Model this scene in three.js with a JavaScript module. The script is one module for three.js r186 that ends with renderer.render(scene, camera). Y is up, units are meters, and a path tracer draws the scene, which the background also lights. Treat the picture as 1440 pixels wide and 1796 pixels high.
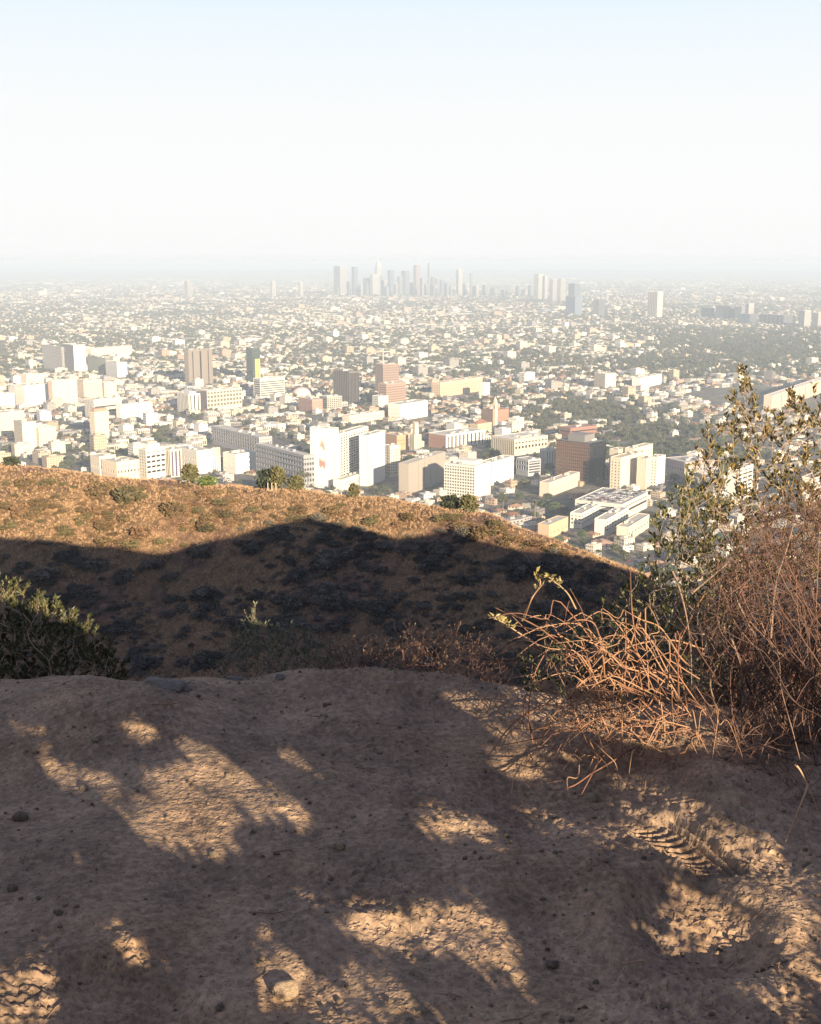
import * as THREE from 'three';
import { mergeGeometries } from 'three/addons/utils/BufferGeometryUtils.js';

// ---------------------------------------------------------------- camera, sky, sun, air, exposure
const FOV = 46.4, PITCH = 11.8, EYE = 1.6, PLAIN = -243.4, R = Math.PI / 180;
const scene = new THREE.Scene();
const camera = new THREE.PerspectiveCamera(FOV, 821 / 1024, 0.05, 60000);
camera.position.set(0, EYE, 0);
camera.rotation.x = -PITCH * R;
scene.add(camera);
const SUN_EL = 14, SUN_AZ = 27;
const S = new THREE.Vector3(Math.sin(SUN_AZ * R) * Math.cos(SUN_EL * R), Math.sin(SUN_EL * R), Math.cos(SUN_AZ * R) * Math.cos(SUN_EL * R));
const sun = new THREE.DirectionalLight(new THREE.Color().setRGB(1.0, 0.79, 0.53), 5);
sun.position.copy(S).multiplyScalar(400); sun.shadow.radius = 0.5; sun.castShadow = true;
Object.assign(sun.shadow.camera, { left: -260, right: 260, top: 200, bottom: -200, near: 1, far: 1200 });
sun.shadow.mapSize.set(4096, 4096); sun.shadow.bias = -0.0005;
scene.add(sun); scene.add(sun.target);
{
  const w = 64, h = 512, d = new Float32Array(w * h * 4);
  const stops = [[-90, .20, .19, .18], [-1, .30, .297, .292], [0, .322, .321, .319], [3, .327, .327, .326], [7, .32, .325, .328], [10, .294, .318, .334], [13, .25, .298, .33], [22, .17, .198, .25], [45, .09, .102, .168], [90, .064, .075, .142]];
  for (let j = 0; j < h; j++) {
    const el = (j + .5) / h * 180 - 90;
    let k = 0; while (k < stops.length - 2 && stops[k + 1][0] < el) k++;
    const a = stops[k], b = stops[k + 1]; let t = Math.min(1, Math.max(0, (el - a[0]) / (b[0] - a[0])));
    for (let i = 0; i < w; i++) for (let c = 0; c < 4; c++) d[(j * w + i) * 4 + c] = c < 3 ? a[c + 1] + (b[c + 1] - a[c + 1]) * t : 1;
  }
  const sky = new THREE.DataTexture(d, w, h, THREE.RGBAFormat, THREE.FloatType);
  sky.mapping = THREE.EquirectangularReflectionMapping; sky.magFilter = THREE.LinearFilter; sky.minFilter = THREE.LinearFilter; sky.needsUpdate = true;
  scene.background = sky; scene.environment = sky;
}
scene.fog = new THREE.FogExp2(new THREE.Color().setRGB(.635, .775, .95), 0.00014);
const renderer = new THREE.WebGLRenderer();
renderer.toneMapping = THREE.LinearToneMapping; renderer.toneMappingExposure = 3.0;
renderer.shadowMap.enabled = true;

// ---------------------------------------------------------------- helpers
let seedA = 12345;
const seed = n => { seedA = n; };
const rnd = () => { seedA = (seedA + 0x6d2b79f5) | 0; let t = Math.imul(seedA ^ (seedA >>> 15), 1 | seedA); t = (t + Math.imul(t ^ (t >>> 7), 61 | t)) ^ t; return ((t ^ (t >>> 14)) >>> 0) / 4294967296; };
const rr = (a, b) => a + (b - a) * rnd();
const pick = a => a[Math.floor(rnd() * a.length)];
const hash = (i, j) => { let h = Math.imul(i, 374761393) + Math.imul(j, 668265263) | 0; h = Math.imul(h ^ (h >>> 13), 1274126177); return ((h ^ (h >>> 16)) >>> 0) / 4294967296; };
const noise = (x, y) => { const i = Math.floor(x), j = Math.floor(y), u = x - i, v = y - j, a = u * u * (3 - 2 * u), b = v * v * (3 - 2 * v);
  return (hash(i, j) * (1 - a) + hash(i + 1, j) * a) * (1 - b) + (hash(i, j + 1) * (1 - a) + hash(i + 1, j + 1) * a) * b; };
const fbm = (x, y, o = 4) => { let s = 0, a = .5, n = 0; for (let k = 0; k < o; k++) { s += a * noise(x, y); n += a; a *= .5; x = x * 2.03 + 17.1; y = y * 2.03 + 5.3; } return s / n; };
const clamp = (x, a, b) => Math.min(b, Math.max(a, x)), sm = (a, b, x) => { const t = clamp((x - a) / (b - a), 0, 1); return t * t * (3 - 2 * t); };
const lerp = (a, b, t) => a + (b - a) * t;
const V = (x, y, z) => new THREE.Vector3(x, y, z);
const PF = 898 / Math.tan(FOV / 2 * R), CP = Math.cos(PITCH * R), SP = Math.sin(PITCH * R);
// direction of the sight line through a place of the photograph (1440 x 1796), and where a point shows in it
function ray(px, py) { const x = (px - 720) / PF, y = (898 - py) / PF; return V(x, y * CP - SP, -CP - y * SP); }
function proj(p) { const y = p.y - EYE, dep = -p.z * CP - y * SP, up = y * CP - p.z * SP; return [720 + PF * p.x / dep, 898 - PF * up / dep, dep]; }
function onLevel(px, py, level) { const d = ray(px, py), t = (level - EYE) / d.y; return V(d.x * t, level, d.z * t); }
function atZ(px, py, z) { const d = ray(px, py), t = z / d.z; return V(d.x * t, EYE + d.y * t, z); }
const inPoly = (x, y, P) => { let c = false; for (let i = 0, j = P.length - 1; i < P.length; j = i++) if ((P[i][1] > y) !== (P[j][1] > y) && x < (P[j][0] - P[i][0]) * (y - P[i][1]) / (P[j][1] - P[i][1]) + P[i][0]) c = !c; return c; };
const pl = (pts, x) => { if (x <= pts[0][0]) return pts[0][1]; for (let i = 1; i < pts.length; i++) if (x <= pts[i][0]) { const a = pts[i - 1], b = pts[i]; return lerp(a[1], b[1], (x - a[0]) / (b[0] - a[0])); } return pts[pts.length - 1][1]; };

const used = {};
const numbered = n => { const k = used[n] = (used[n] ?? -1) + 1; return k ? `${n}_${String(k).padStart(3, '0')}` : n; };
const shadows = o => { o.castShadow = o.receiveShadow = true; return o; };
function group(name, label, category, pos = [0, 0, 0], grp) { const o = new THREE.Group(); o.name = numbered(name); o.position.set(...pos); o.userData = { label, category }; if (grp) o.userData.group = grp; scene.add(o); return o; }
function part(name, geo, m, parent, extra) { const o = shadows(new THREE.Mesh(geo, m)); o.name = name; if (extra) o.userData = extra; parent.add(o); return o; }
function single(name, geo, m, label, category, grp) { const o = shadows(new THREE.Mesh(geo, m)); o.name = numbered(name); o.userData = { label, category }; if (grp) o.userData.group = grp; scene.add(o); return o; }
function setting(name, geo, m) { const o = shadows(new THREE.Mesh(geo, m)); o.name = name; o.userData = { kind: 'structure' }; scene.add(o); return o; }
function copyOf(src, name, label, pos, turn, scale, grp) { const o = src.clone(); o.name = numbered(name); o.position.set(...pos); o.rotation.set(0, turn, 0); if (scale) o.scale.set(...scale); o.userData = { ...src.userData, label, group: grp }; scene.add(o); return o; }
const mats = {};
function M(r, g, b, rough = .9, extra) { const k = [r, g, b, rough, JSON.stringify(extra)].join(); return mats[k] ??= Object.assign(new THREE.MeshStandardMaterial({ color: new THREE.Color().setRGB(r, g, b), roughness: rough }), extra); }
function box(w, h, d, x, y, z) { const g = new THREE.BoxGeometry(w, h, d); g.translate(x, y, z); return g; }
class Geo {   // collects triangles with a colour per vertex
  constructor() { this.p = []; this.c = []; this.i = []; this.uv = []; }
  v(x, y, z, c) { this.p.push(x, y, z); if (c) this.c.push(c[0], c[1], c[2]); return this.p.length / 3 - 1; }
  build(flat) { const g = new THREE.BufferGeometry(); g.setAttribute('position', new THREE.Float32BufferAttribute(this.p, 3)); if (this.c.length) g.setAttribute('color', new THREE.Float32BufferAttribute(this.c, 3)); if (this.uv.length) g.setAttribute('uv', new THREE.Float32BufferAttribute(this.uv, 2)); g.setIndex(this.i); if (!flat) g.computeVertexNormals(); return g; }
  leaf(p, dir, len, wid, c, roll = rnd() * 6.28) {   // a folded leaf of four triangles
    const a = dir.clone().normalize(), s = V(rnd() - .5, rnd() - .5, rnd() - .5).cross(a).normalize(), n = a.clone().cross(s).multiplyScalar(wid * .22);
    const b = p.clone().addScaledVector(a, len * .5), e = p.clone().addScaledVector(a, len).addScaledVector(n, -.6);
    const i0 = this.v(p.x, p.y, p.z, c), i1 = this.v(b.x + s.x * wid / 2 + n.x, b.y + s.y * wid / 2 + n.y, b.z + s.z * wid / 2 + n.z, c), i2 = this.v(e.x, e.y, e.z, c), i3 = this.v(b.x - s.x * wid / 2 + n.x, b.y - s.y * wid / 2 + n.y, b.z - s.z * wid / 2 + n.z, c);
    const j0 = this.v(p.x, p.y, p.z, c), j2 = this.v(e.x, e.y, e.z, c);
    this.i.push(i0, i1, i2, j0, j2, i3);
  }
  tube(pts, r0, r1, c, sides = 4) {   // a tapered stem along points
    const n = pts.length; let ref = V(.31, .12, .94), base = this.p.length / 3;
    for (let k = 0; k < n; k++) {
      const t = (k < n - 1 ? pts[k + 1].clone().sub(pts[k]) : pts[k].clone().sub(pts[k - 1])).normalize();
      const a = ref.clone().cross(t); if (a.lengthSq() < 1e-4) a.set(1, 0, 0).cross(t); a.normalize(); const b = t.clone().cross(a), r = lerp(r0, r1, k / (n - 1));
      for (let s = 0; s < sides; s++) { const q = s / sides * 6.2832, x = Math.cos(q) * r, y = Math.sin(q) * r; this.v(pts[k].x + a.x * x + b.x * y, pts[k].y + a.y * x + b.y * y, pts[k].z + a.z * x + b.z * y, c); }
    }
    for (let k = 0; k < n - 1; k++) for (let s = 0; s < sides; s++) { const a = base + k * sides + s, b = base + k * sides + (s + 1) % sides; this.i.push(a, b, a + sides, b, b + sides, a + sides); }
  }
}
const curve = (pts, n) => new THREE.CatmullRomCurve3(pts, false, 'centripetal').getPoints(n);
function canvasNoise(size, fn, srgb = true) {   // a seamless texture computed pixel by pixel; fn(u, v) returns 0..1 values
  const d = new Uint8Array(size * size * 4);
  for (let j = 0; j < size; j++) for (let i = 0; i < size; i++) { const c = fn(i / size, j / size), k = (j * size + i) * 4; for (let q = 0; q < 3; q++) d[k + q] = clamp(c[q] ?? c[0], 0, 1) * 255; d[k + 3] = 255; }
  const t = new THREE.DataTexture(d, size, size); t.wrapS = t.wrapT = THREE.RepeatWrapping; t.magFilter = THREE.LinearFilter; t.minFilter = THREE.LinearMipmapLinearFilter; t.generateMipmaps = true; if (srgb) t.colorSpace = THREE.SRGBColorSpace; t.needsUpdate = true; return t;
}
const tn = (u, v, f, o = 3, s = 0) => {   // tiling noise
  let sum = 0, a = .5, n = 0; for (let k = 0; k < o; k++) { const x = u * f, y = v * f, i = Math.floor(x), j = Math.floor(y), p = x - i, q = y - j, A = p * p * (3 - 2 * p), B = q * q * (3 - 2 * q), h = (m, l) => hash(((m % f) + f) % f + s * 71 + k * 13, ((l % f) + f) % f + s * 37);
    sum += a * ((h(i, j) * (1 - A) + h(i + 1, j) * A) * (1 - B) + (h(i, j + 1) * (1 - A) + h(i + 1, j + 1) * A) * B); n += a; a *= .55; f *= 2; } return sum / n; };

// ---------------------------------------------------------------- the lie of the land
const crestPx = [[-260, 800, -225], [0, 812, -218], [90, 824, -214], [170, 838, -212], [300, 848, -208], [430, 854, -205], [520, 863, -202], [600, 873, -200], [700, 884, -197], [780, 893, -194], [860, 906, -190], [920, 931, -186], [980, 952, -182], [1050, 977, -178], [1130, 1010, -175], [1250, 1075, -172], [1500, 1230, -170]];
const crest = crestPx.map(([x, y, z]) => atZ(x, y, z));
const crestY = crest.map(p => [p.x, p.y]), crestZ = crest.map(p => [p.x, p.z]);
function ridge(x, z) {
  const yc = pl(crestY, x) + (fbm(x / 9, 3.3, 3) - .5) * 1.4, a = z - pl(crestZ, x);
  let y = yc - (a > 0 ? .56 : .5) * (Math.sqrt(a * a + 36) - 6);
  if (a > 0) {
    const g = (x - 8) + a * .55, rav = Math.abs(noise(g / 26, 7.7) * 2 - 1), rav2 = Math.abs(noise((x + a * .3) / 11, 2.1 + a / 80) * 2 - 1);
    y += (Math.min(1, a / 26)) * ((rav - .5) * 6.5 + (rav2 - .5) * 2.4);
  }
  return y + (fbm(x / 5, z / 5, 4) - .5) * 1.1;
}
const lipZ = [[-4, -4.9], [-1.7, -4.75], [-.6, -4.75], [.2, -4.7], [.7, -4.5], [1.3, -4.25], [2, -4.1], [4, -3.9]];
function lookout(x, z) {   // our own ground without the small relief of the dirt
  const a = -z + pl(lipZ, x) + .0; // beyond the lip when above 0
  let y = a > -.8 ? -.66 * (Math.sqrt((a + .02) ** 2 + .03) + a + .02) / 2 - .1 * Math.max(0, a) : 0;
  return y;
}
const hillPoint = (px, py) => { const d = ray(px, py); let t = 120; for (; t < 260; t += .5) if (EYE + d.y * t < ridge(d.x * t, d.z * t)) break; return V(d.x * t, EYE + d.y * t, d.z * t); };
// crest of the ridge behind the viewpoint, whose shadow falls over the opposite slope
const shadeLine = [[-120, 935], [0, 940], [100, 946], [200, 957], [280, 967], [350, 950], [420, 925], [480, 913], [540, 908], [600, 916], [650, 935], [700, 932], [760, 925], [830, 945], [900, 960], [960, 968], [1040, 978], [1110, 1000]];
const BZ = 15;
const backCrest = shadeLine.map(([x, y]) => { const p = hillPoint(x, y), t = (BZ - p.z) / S.z; return [p.x + S.x * t, p.y + S.y * t]; });
function land(x, z) {
  const bx = backCrest[0][0];
  let back = (x > bx ? pl(backCrest, x) : lerp(0, backCrest[0][1], sm(9, bx, x)));
  back -= Math.max(0, Math.abs(z - BZ) - (x > bx ? 0 : 2)) * .62;
  if (x < 9) back = z > 0 ? -.12 * Math.max(0, -x - 3) : -999;
  const near = z > -40 ? lookout(x, z) - .12 * Math.max(0, -x - 4) : lookout(x, z);
  return Math.max(near, x > 9 ? back : -999, z < -40 ? ridge(x, z) : -999);
}
// ---------------------------------------------------------------- terrain and dirt
const printAt = onLevel(1205, 1462, 0);
const rough = (x, z) => sm(.42, .62, fbm(x * 1.3 + 9, z * 1.3 + 4, 3));
function dirt(x, z) {
  const dx = x - printAt.x, dz = z - printAt.z, u = dx * .93 - dz * .37, v = dx * .37 + dz * .93, m = sm(.095, .07, Math.abs(u)) * sm(.2, .16, Math.abs(v));   // a shoe print
  let y = lookout(x, z);
  y += (fbm(x * .75 + 3, z * .75 + 8, 2) - .5) * .14 + (fbm(x * 2.3 + 1, z * 2.3, 3) - .5) * .085;
  y += (fbm(x * 9 + 5, z * 11, 3) - .5) * .011 * (1 - m);
  const r = rough(x, z) * (1 - m), n = fbm(x * 62, z * 62 + 7, 3);
  y += (.25 + r) * Math.max(0, n - .5) * .026 + (fbm(x * 80, z * 80, 2) - .5) * (.005 + .006 * r);
  const cr = fbm(x * 9 + 2, z * 17 + 11, 3) * 9, fl = Math.floor(cr); y += .0026 * (.35 + r) * (1 - m) * (fl + sm(.38, .62, cr - fl) - 4.5) * sm(.4, .6, fbm(x * 2 + 70, z * 2, 2));   // flaking crust
  y += .09 * Math.exp(-(((x + 1.0) / .28) ** 2 + ((z + 4.15) / .3) ** 2)) + .06 * Math.exp(-(((x + .25) / .7) ** 2 + ((z + 4.5) / .25) ** 2));   // humps at the brink
  y += .07 * Math.exp(-(((x - .98) / .13) ** 2 + ((z + 3.45) / .2) ** 2)) + .10 * sm(1.1, 2.4, x) * sm(-2.6, -3.4, z);                           // bank under the brush
  y -= .05 * Math.exp(-(((x - .3) / .4) ** 2 + ((z + 3.7) / .5) ** 2));
  y += .10 * (fbm(x * 1.9 + 13, 4.4, 3) - .56) * sm(-3.7, -4.6, z);   // the brink rises and dips
  if (m > 0) y += m * (-.014 + (u < .03 ? .011 * Math.sin((v + 7 * u * u) * 175) : .012 * Math.sin((u + .35 * v * v) * 210)));
  y += .012 * Math.exp(-(((Math.abs(u) - .1) / .02) ** 2)) * sm(.24, .16, Math.abs(v));
  const q = Math.hypot(dx + .06, (dz - .42) * .8); y -= .03 * sm(.2, .1, q); y += .02 * Math.exp(-(((q - .22) / .05) ** 2));
  return y;
}
const tileSoil = canvasNoise(512, (u, v) => { const a = tn(u, v, 6, 5, 1), b = tn(u, v, 60, 3, 2), g = hash((u * 512) | 0, (v * 512) | 0); const k = .72 + .34 * (a - .5) + .3 * (b - .5) + .10 * (g - .5); return [k, k * .985, k * .96]; });
const bumpSoil = canvasNoise(512, (u, v) => { const b = tn(u, v, 40, 4, 5), c = tn(u, v, 110, 2, 8); return [.5 + .6 * (b - .5) + Math.max(0, c - .62) * 1.3]; }, false);
{
  const nu = 540, nv = 640, g = new Geo();
  for (let j = 0; j <= nv; j++) for (let i = 0; i <= nu; i++) {
    const z = -1.7 * Math.pow(7.2 / 1.7, j / nv), x = (i / nu * 2 - 1) * (.44 * -z + .35 + .8 * Math.abs(i / nu * 2 - 1) ** 6);
    const edge = Math.min(i, nu - i, j, nv - j), y = dirt(x, z) - (edge < 6 ? (6 - edge) * .04 : 0);
    const k = fbm(x * 1.1 + 20, z * 1.1, 3), q = sm(.45, .7, fbm(x * 3, z * 3 + 31, 3));
    g.v(x, y, z, [lerp(.78, 1.02, k), lerp(.74, 1.0, k) * (1 - .04 * q), lerp(.70, .98, k) * (1 - .08 * q)]); g.uv.push(x / .9, z / .9);
  }
  for (let j = 0; j < nv; j++) for (let i = 0; i < nu; i++) { const a = j * (nu + 1) + i, b = a + nu + 1; g.i.push(a, a + 1, b, a + 1, b + 1, b); }
  setting('dirt_ground', g.build(), new THREE.MeshStandardMaterial({ color: new THREE.Color().setRGB(.56, .415, .30), vertexColors: true, map: tileSoil, bumpMap: bumpSoil, bumpScale: .016, roughness: .97 }));
}
const tileHill = canvasNoise(512, (u, v) => { const a = tn(u, v, 8, 5, 11), b = tn(u, v, 70, 3, 12); const k = .66 + .5 * (a - .5) + .55 * (b - .5); return [k, k * .97, k * .92]; });
{
  const rs = []; for (let k = 0; k < 90; k++) rs.push(1.2 * Math.pow(100 / 1.2, k / 90)); for (let k = 0; k < 250; k++) rs.push(100 + k * .64); for (let k = 0; k <= 60; k++) rs.push(260 * Math.pow(760 / 260, k / 60));
  const as = []; for (let k = 0; k <= 400; k++) as.push(-29 + 58 * k / 400); for (let k = 1; k < 120; k++) as.push(29 + 302 * k / 120);
  const g = new Geo(), nA = as.length;
  for (const r of rs) for (const a of as) {
    const x = Math.sin(a * R) * r, z = -Math.cos(a * R) * r;
    let y = land(x, z); if (r < 9) y -= .22 * sm(9, 6, r);
    y = Math.max(y, PLAIN - 6);
    const n1 = fbm(x / 14 + 40, z / 14, 4), n2 = fbm(x / 3.2, z / 3.2 + 60, 3), soil = sm(.48, .66, n1 * .6 + n2 * .4);
    const c = [lerp(.36, .27, soil), lerp(.243, .168, soil), lerp(.145, .125, soil)], k = lerp(.75, 1.2, n2);
    g.v(x, y, z, [c[0] * k, c[1] * k, c[2] * k]); g.uv.push(x / 7, z / 7);
  }
  for (let j = 0; j < rs.length - 1; j++) for (let i = 0; i < nA; i++) { const a = j * nA + i, b = j * nA + (i + 1) % nA, c = a + nA, d = b + nA; g.i.push(a, c, b, b, c, d); }
  setting('hillside', g.build(), new THREE.MeshStandardMaterial({ vertexColors: true, map: tileHill, roughness: 1, bumpMap: bumpSoil, bumpScale: .05 }));
}
const tileCity = canvasNoise(512, (u, v) => { const a = tn(u, v, 7, 4, 21), b = tn(u, v, 48, 3, 22), t = sm(.44, .56, a * .5 + b * .5); return [lerp(.28, .42, t), lerp(.29, .40, t), lerp(.24, .37, t)]; });
{
  const g = new THREE.PlaneGeometry(90000, 60000, 1, 1); g.rotateX(-Math.PI / 2); g.translate(0, PLAIN, -26000);
  const uv = g.attributes.uv; for (let k = 0; k < uv.count; k++) uv.setXY(k, uv.getX(k) * 90000 / 260, uv.getY(k) * 60000 / 260);
  setting('plain_ground', g, new THREE.MeshStandardMaterial({ map: tileCity, roughness: 1 }));
}
// mountains beyond the plain, all but lost in the air
{
  const g = new Geo(), n = 120; for (let k = 0; k <= n; k++) { const x = lerp(-14000, 14000, k / n), h = 40 + 110 * fbm(k / 14, 9.1, 4) * sm(-1, -.2, -Math.abs(x / 9000 - .1) + .9); g.v(x, PLAIN - 5, -21000); g.v(x, PLAIN + h, -23500); g.v(x, PLAIN - 5, -27000); }
  for (let k = 0; k < n; k++) for (const o of [0, 1]) { const a = k * 3 + o, b = a + 3; g.i.push(a, b, a + 1, b, b + 1, a + 1); }
  setting('far_hills', g.build(), M(.14, .13, .11, 1));
}

// ---------------------------------------------------------------- the city
// The streets run along E and N, turned 36 degrees from the view.
const TURN = 36 * R, dirX = (t = TURN) => V(Math.cos(t), 0, -Math.sin(t)), dirZ = (t = TURN) => V(Math.sin(t), 0, Math.cos(t));
const taken = [];   // footprints that the streets of small houses leave free: [x, z, radius]
const glassDark = M(.025, .027, .033, .15), glassBlue = M(.05, .06, .08, .15), roofPale = M(.42, .40, .36), roofGrey = M(.34, .33, .32), roofRed = M(.27, .13, .085), roofTan = M(.46, .38, .29), metal = M(.35, .35, .36, .6);
const white = M(.62, .60, .55), cream = M(.55, .495, .40), tan = M(.46, .36, .26), grey = M(.42, .40, .38), darkGrey = M(.16, .155, .16), brick = M(.30, .17, .125), pink = M(.60, .38, .28), brown = M(.20, .12, .08), beige = M(.46, .41, .34), pale = M(.52, .50, .46);
// One facade: floor bands and piers stand proud of a core of glass. side: 0 = +z (faces the sun), 1 = -x, 2 = -z, 3 = +x
function facade(out, side, w, h, d, st) {
  const L = side % 2 ? d : w, off = side % 2 ? w / 2 : d / 2, put = (lw, lh, ld, a, y, o) => {
    const g = new THREE.BoxGeometry(lw, lh, ld); g.translate(a, y, off - ld / 2 + (o || 0)); g.rotateY([0, -Math.PI / 2, Math.PI, Math.PI / 2][side]); out.push(g); };
  if (!st || st.k === 'blank') { put(L, h, .5, 0, h / 2); return; }
  const fl = st.f ?? Math.max(2, Math.round(h / 3.4)), bays = st.b ?? Math.max(2, Math.round(L / 4)), fh = h / fl, bw = L / bays, sp = st.s ?? .5, pr = st.p ?? .45;
  if (st.k !== 'piers') for (let k = 0; k <= fl; k++) { const t = k === 0 ? fh * .9 : k === fl ? fh * sp : fh * sp; put(L, Math.min(t, h), .5, 0, k === fl ? h - t / 2 : k === 0 ? t / 2 : k * fh, st.k === 'balcony' ? .7 : 0); }
  else { put(L, 1.6, .5, 0, h - .8); put(L, 1.2, .5, 0, .6); }
  if (st.k === 'bands') { put(Math.min(1.2, L * .06), h, .5, -L / 2 + .6, h / 2, .03); put(Math.min(1.2, L * .06), h, .5, L / 2 - .6, h / 2, .03); }
  else for (let k = 0; k <= bays; k++) { const e = k === 0 || k === bays, t = bw * pr * (e ? .6 : 1); put(t, h, .5, clamp(-L / 2 + k * bw, -L / 2 + t / 2, L / 2 - t / 2), h / 2, .04 + (st.k === 'piers' ? .3 : 0)); }
}
// A body of a building: v = { w, h, d, left, right, m, glass, roof, extra }; local +z faces the evening sun, local -x is the side towards the left of the view
function body(parent, v, x = 0, y = 0, z = 0) {
  const walls = [], { w, h, d } = v, at = g => { g.translate(x, y, z); return g; };
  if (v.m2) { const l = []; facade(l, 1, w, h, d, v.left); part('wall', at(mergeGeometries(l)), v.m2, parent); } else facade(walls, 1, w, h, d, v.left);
  facade(walls, 0, w, h, d, v.right); facade(walls, 2, w, h, d, v.back); facade(walls, 3, w, h, d, v.back);
  part('wall', at(mergeGeometries(walls)), v.m || white, parent);
  part('glazing', at(box(w - .9, h - .1, d - .9, 0, h / 2, 0)), v.glass || glassDark, parent);
  const rf = [box(w - .9, .5, d - .9, 0, h + .05, 0)];
  part('roof', at(mergeGeometries(rf)), v.roof || roofPale, parent);
  const pr = [box(w, .9, .4, 0, h + .45, d / 2 - .2), box(w, .9, .4, 0, h + .45, -d / 2 + .2), box(.4, .9, d - .8, -w / 2 + .2, h + .45, 0), box(.4, .9, d - .8, w / 2 - .2, h + .45, 0)];
  if (!v.noParapet) part('parapet', at(mergeGeometries(pr)), v.m || white, parent);
  const n = v.units ?? (w * d > 500 ? 3 : 1), q = Math.min(w, d);
  for (let k = 0; k < n; k++) part('roof_unit', at(box(rr(.12, .3) * q, rr(1.6, 3.2), rr(.1, .25) * q, rr(-.3, .3) * w, h + 1.2, rr(-.3, .3) * d)), pick([metal, pale, v.m || white]), parent);
  if (v.house) part('penthouse', at(box(w * v.house[0], v.house[2], d * v.house[1], 0, h + v.house[2] / 2 + .2, 0)), v.houseM || v.m || white, parent);
}
// size and place of a box whose near corner stands at (xc, yb), whose edges show at xl and xr and whose top shows at yt
function fit(xl, xc, xr, yb, yt, turn = TURN, least = 11) {
  const P = onLevel(xc, yb, PLAIN), len = (dir, x) => { let a = 0, b = 900; for (let k = 0; k < 40; k++) { const m = (a + b) / 2, q = proj(P.clone().addScaledVector(dir, m))[0]; ((q - x) * Math.sign(x - xc) > 0) ? b = m : a = m; } return Math.max(a, least); };
  const dx = dirX(turn), dz = dirZ(turn), w = len(dx, xr), d = len(dz.clone().negate(), xl);
  let a = 0, b = 700; for (let k = 0; k < 40; k++) { const m = (a + b) / 2; proj(V(P.x, PLAIN + m, P.z))[1] < yt ? b = m : a = m; }
  const C = P.clone().addScaledVector(dx, w / 2).addScaledVector(dz, -d / 2);
  return { w, d, h: a, C, P };
}
function building(name, label, category, spec, v = {}, grp) {
  const turn = (v.turn ?? 36) * R, f = fit(...spec, turn), o = group(name, label, category, [f.C.x, PLAIN, f.C.z], grp);
  o.rotation.y = turn; taken.push([f.C.x, f.C.z, Math.hypot(f.w, f.d) / 2 + 2]);
  body(o, { ...v, w: f.w, h: f.h, d: f.d });
  o.userData.fit = undefined; delete o.userData.fit;
  return { o, f, turn, add(spec2, v2) { const g = fit(...spec2, turn), c = g.C.clone().sub(f.C).applyAxisAngle(V(0, 1, 0), -turn); body(o, { ...v2, w: g.w, h: g.h, d: g.d }, c.x, 0, c.z); taken.push([g.C.x, g.C.z, Math.hypot(g.w, g.d) / 2 + 2]); return g; } };
}
const grid = (s = .5, p = .4, f, b) => ({ k: 'grid', s, p, f, b }), bands = (s = .5, f) => ({ k: 'bands', s, f }), piers = (p = .45, b) => ({ k: 'piers', p, b }), balcony = (s = .35, p = .3, f, b) => ({ k: 'balcony', s, p, f, b });
const blank = { k: 'blank' };
seed(77);
// ---- the large white hotel tower and its neighbours in the middle
{
  const b = building('hotel_tower', 'tall white slab hotel tower with blank end walls and a honeycomb of balconies between them', 'hotel', [545, 587, 592, 858, 753], { turn: 66, left: blank, right: blank, m: white, units: 2 });
  b.add([592, 598, 646, 850, 762], { left: blank, right: balcony(.42, .35, 19, 11), m: white, glass: glassDark });
  b.add([640, 646, 676, 853, 765], { left: blank, right: blank, m: white });
  b.add([585, 600, 655, 862, 843], { left: blank, right: bands(.6, 2), m: white });
  // weathered mural on the blank wall of the end slab
  const t = canvasNoise(128, (u, v) => { const e = Math.hypot((u - .5) * 1.7, (v - .45) * .75), q = sm(.36, .2, e) * sm(.45, .6, tn(u, v, 5, 4, 31)); return [lerp(.86, .60, q), lerp(.84, .46, q), lerp(.80, .42, q)]; });
  const f = b.f, m = new THREE.PlaneGeometry(f.d * .86, f.h * .9); m.rotateY(-Math.PI / 2); m.translate(-f.w / 2 - .06, f.h * .5, 0);
  part('mural', m, new THREE.MeshStandardMaterial({ map: t, roughness: .95 }), b.o, { label: 'faded reddish mural on the blank end wall' });
}
building('low_block', 'cream three-storey block tucked against the right wall of the slab hotel tower', 'building', [676, 684, 702, 838, 783], { left: grid(), right: grid(.6, .5), m: cream });
building('theatre_block', 'big windowless grey-beige box between the slab hotel and the balconied white hotel', 'building', [699, 716, 781, 868, 815], { turn: 64, left: blank, right: { k: 'piers', p: .93, b: 6 }, m: M(.30, .27, .24), glass: darkGrey, units: 6 });
{
  const b = building('balcony_hotel', 'white twelve-storey hotel with rows of balconies on its left face, right of the grey box', 'hotel', [779, 832, 860, 878, 819], { turn: 58, left: balcony(.4, .3, 11, 12), right: grid(.8, .75), m: white, house: [.5, .7, 4] });
  b.add([842, 862, 901, 852, 812], { left: blank, right: blank, m: white });
}
building('brown_office_cube', 'dark brown cube-shaped office block with a black glass right face and a flat dark top', 'office building', [974, 1032, 1061, 848, 779], { turn: 50, left: grid(.45, .4, 12, 16), right: { k: 'grid', s: .12, p: .1, f: 12, b: 8 }, m: M(.014, .016, .022, .12), m2: M(.12, .064, .042), glass: M(.01, .011, .016, .1), roof: darkGrey, house: [.6, .5, 8], houseM: darkGrey, units: 4 });
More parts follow.
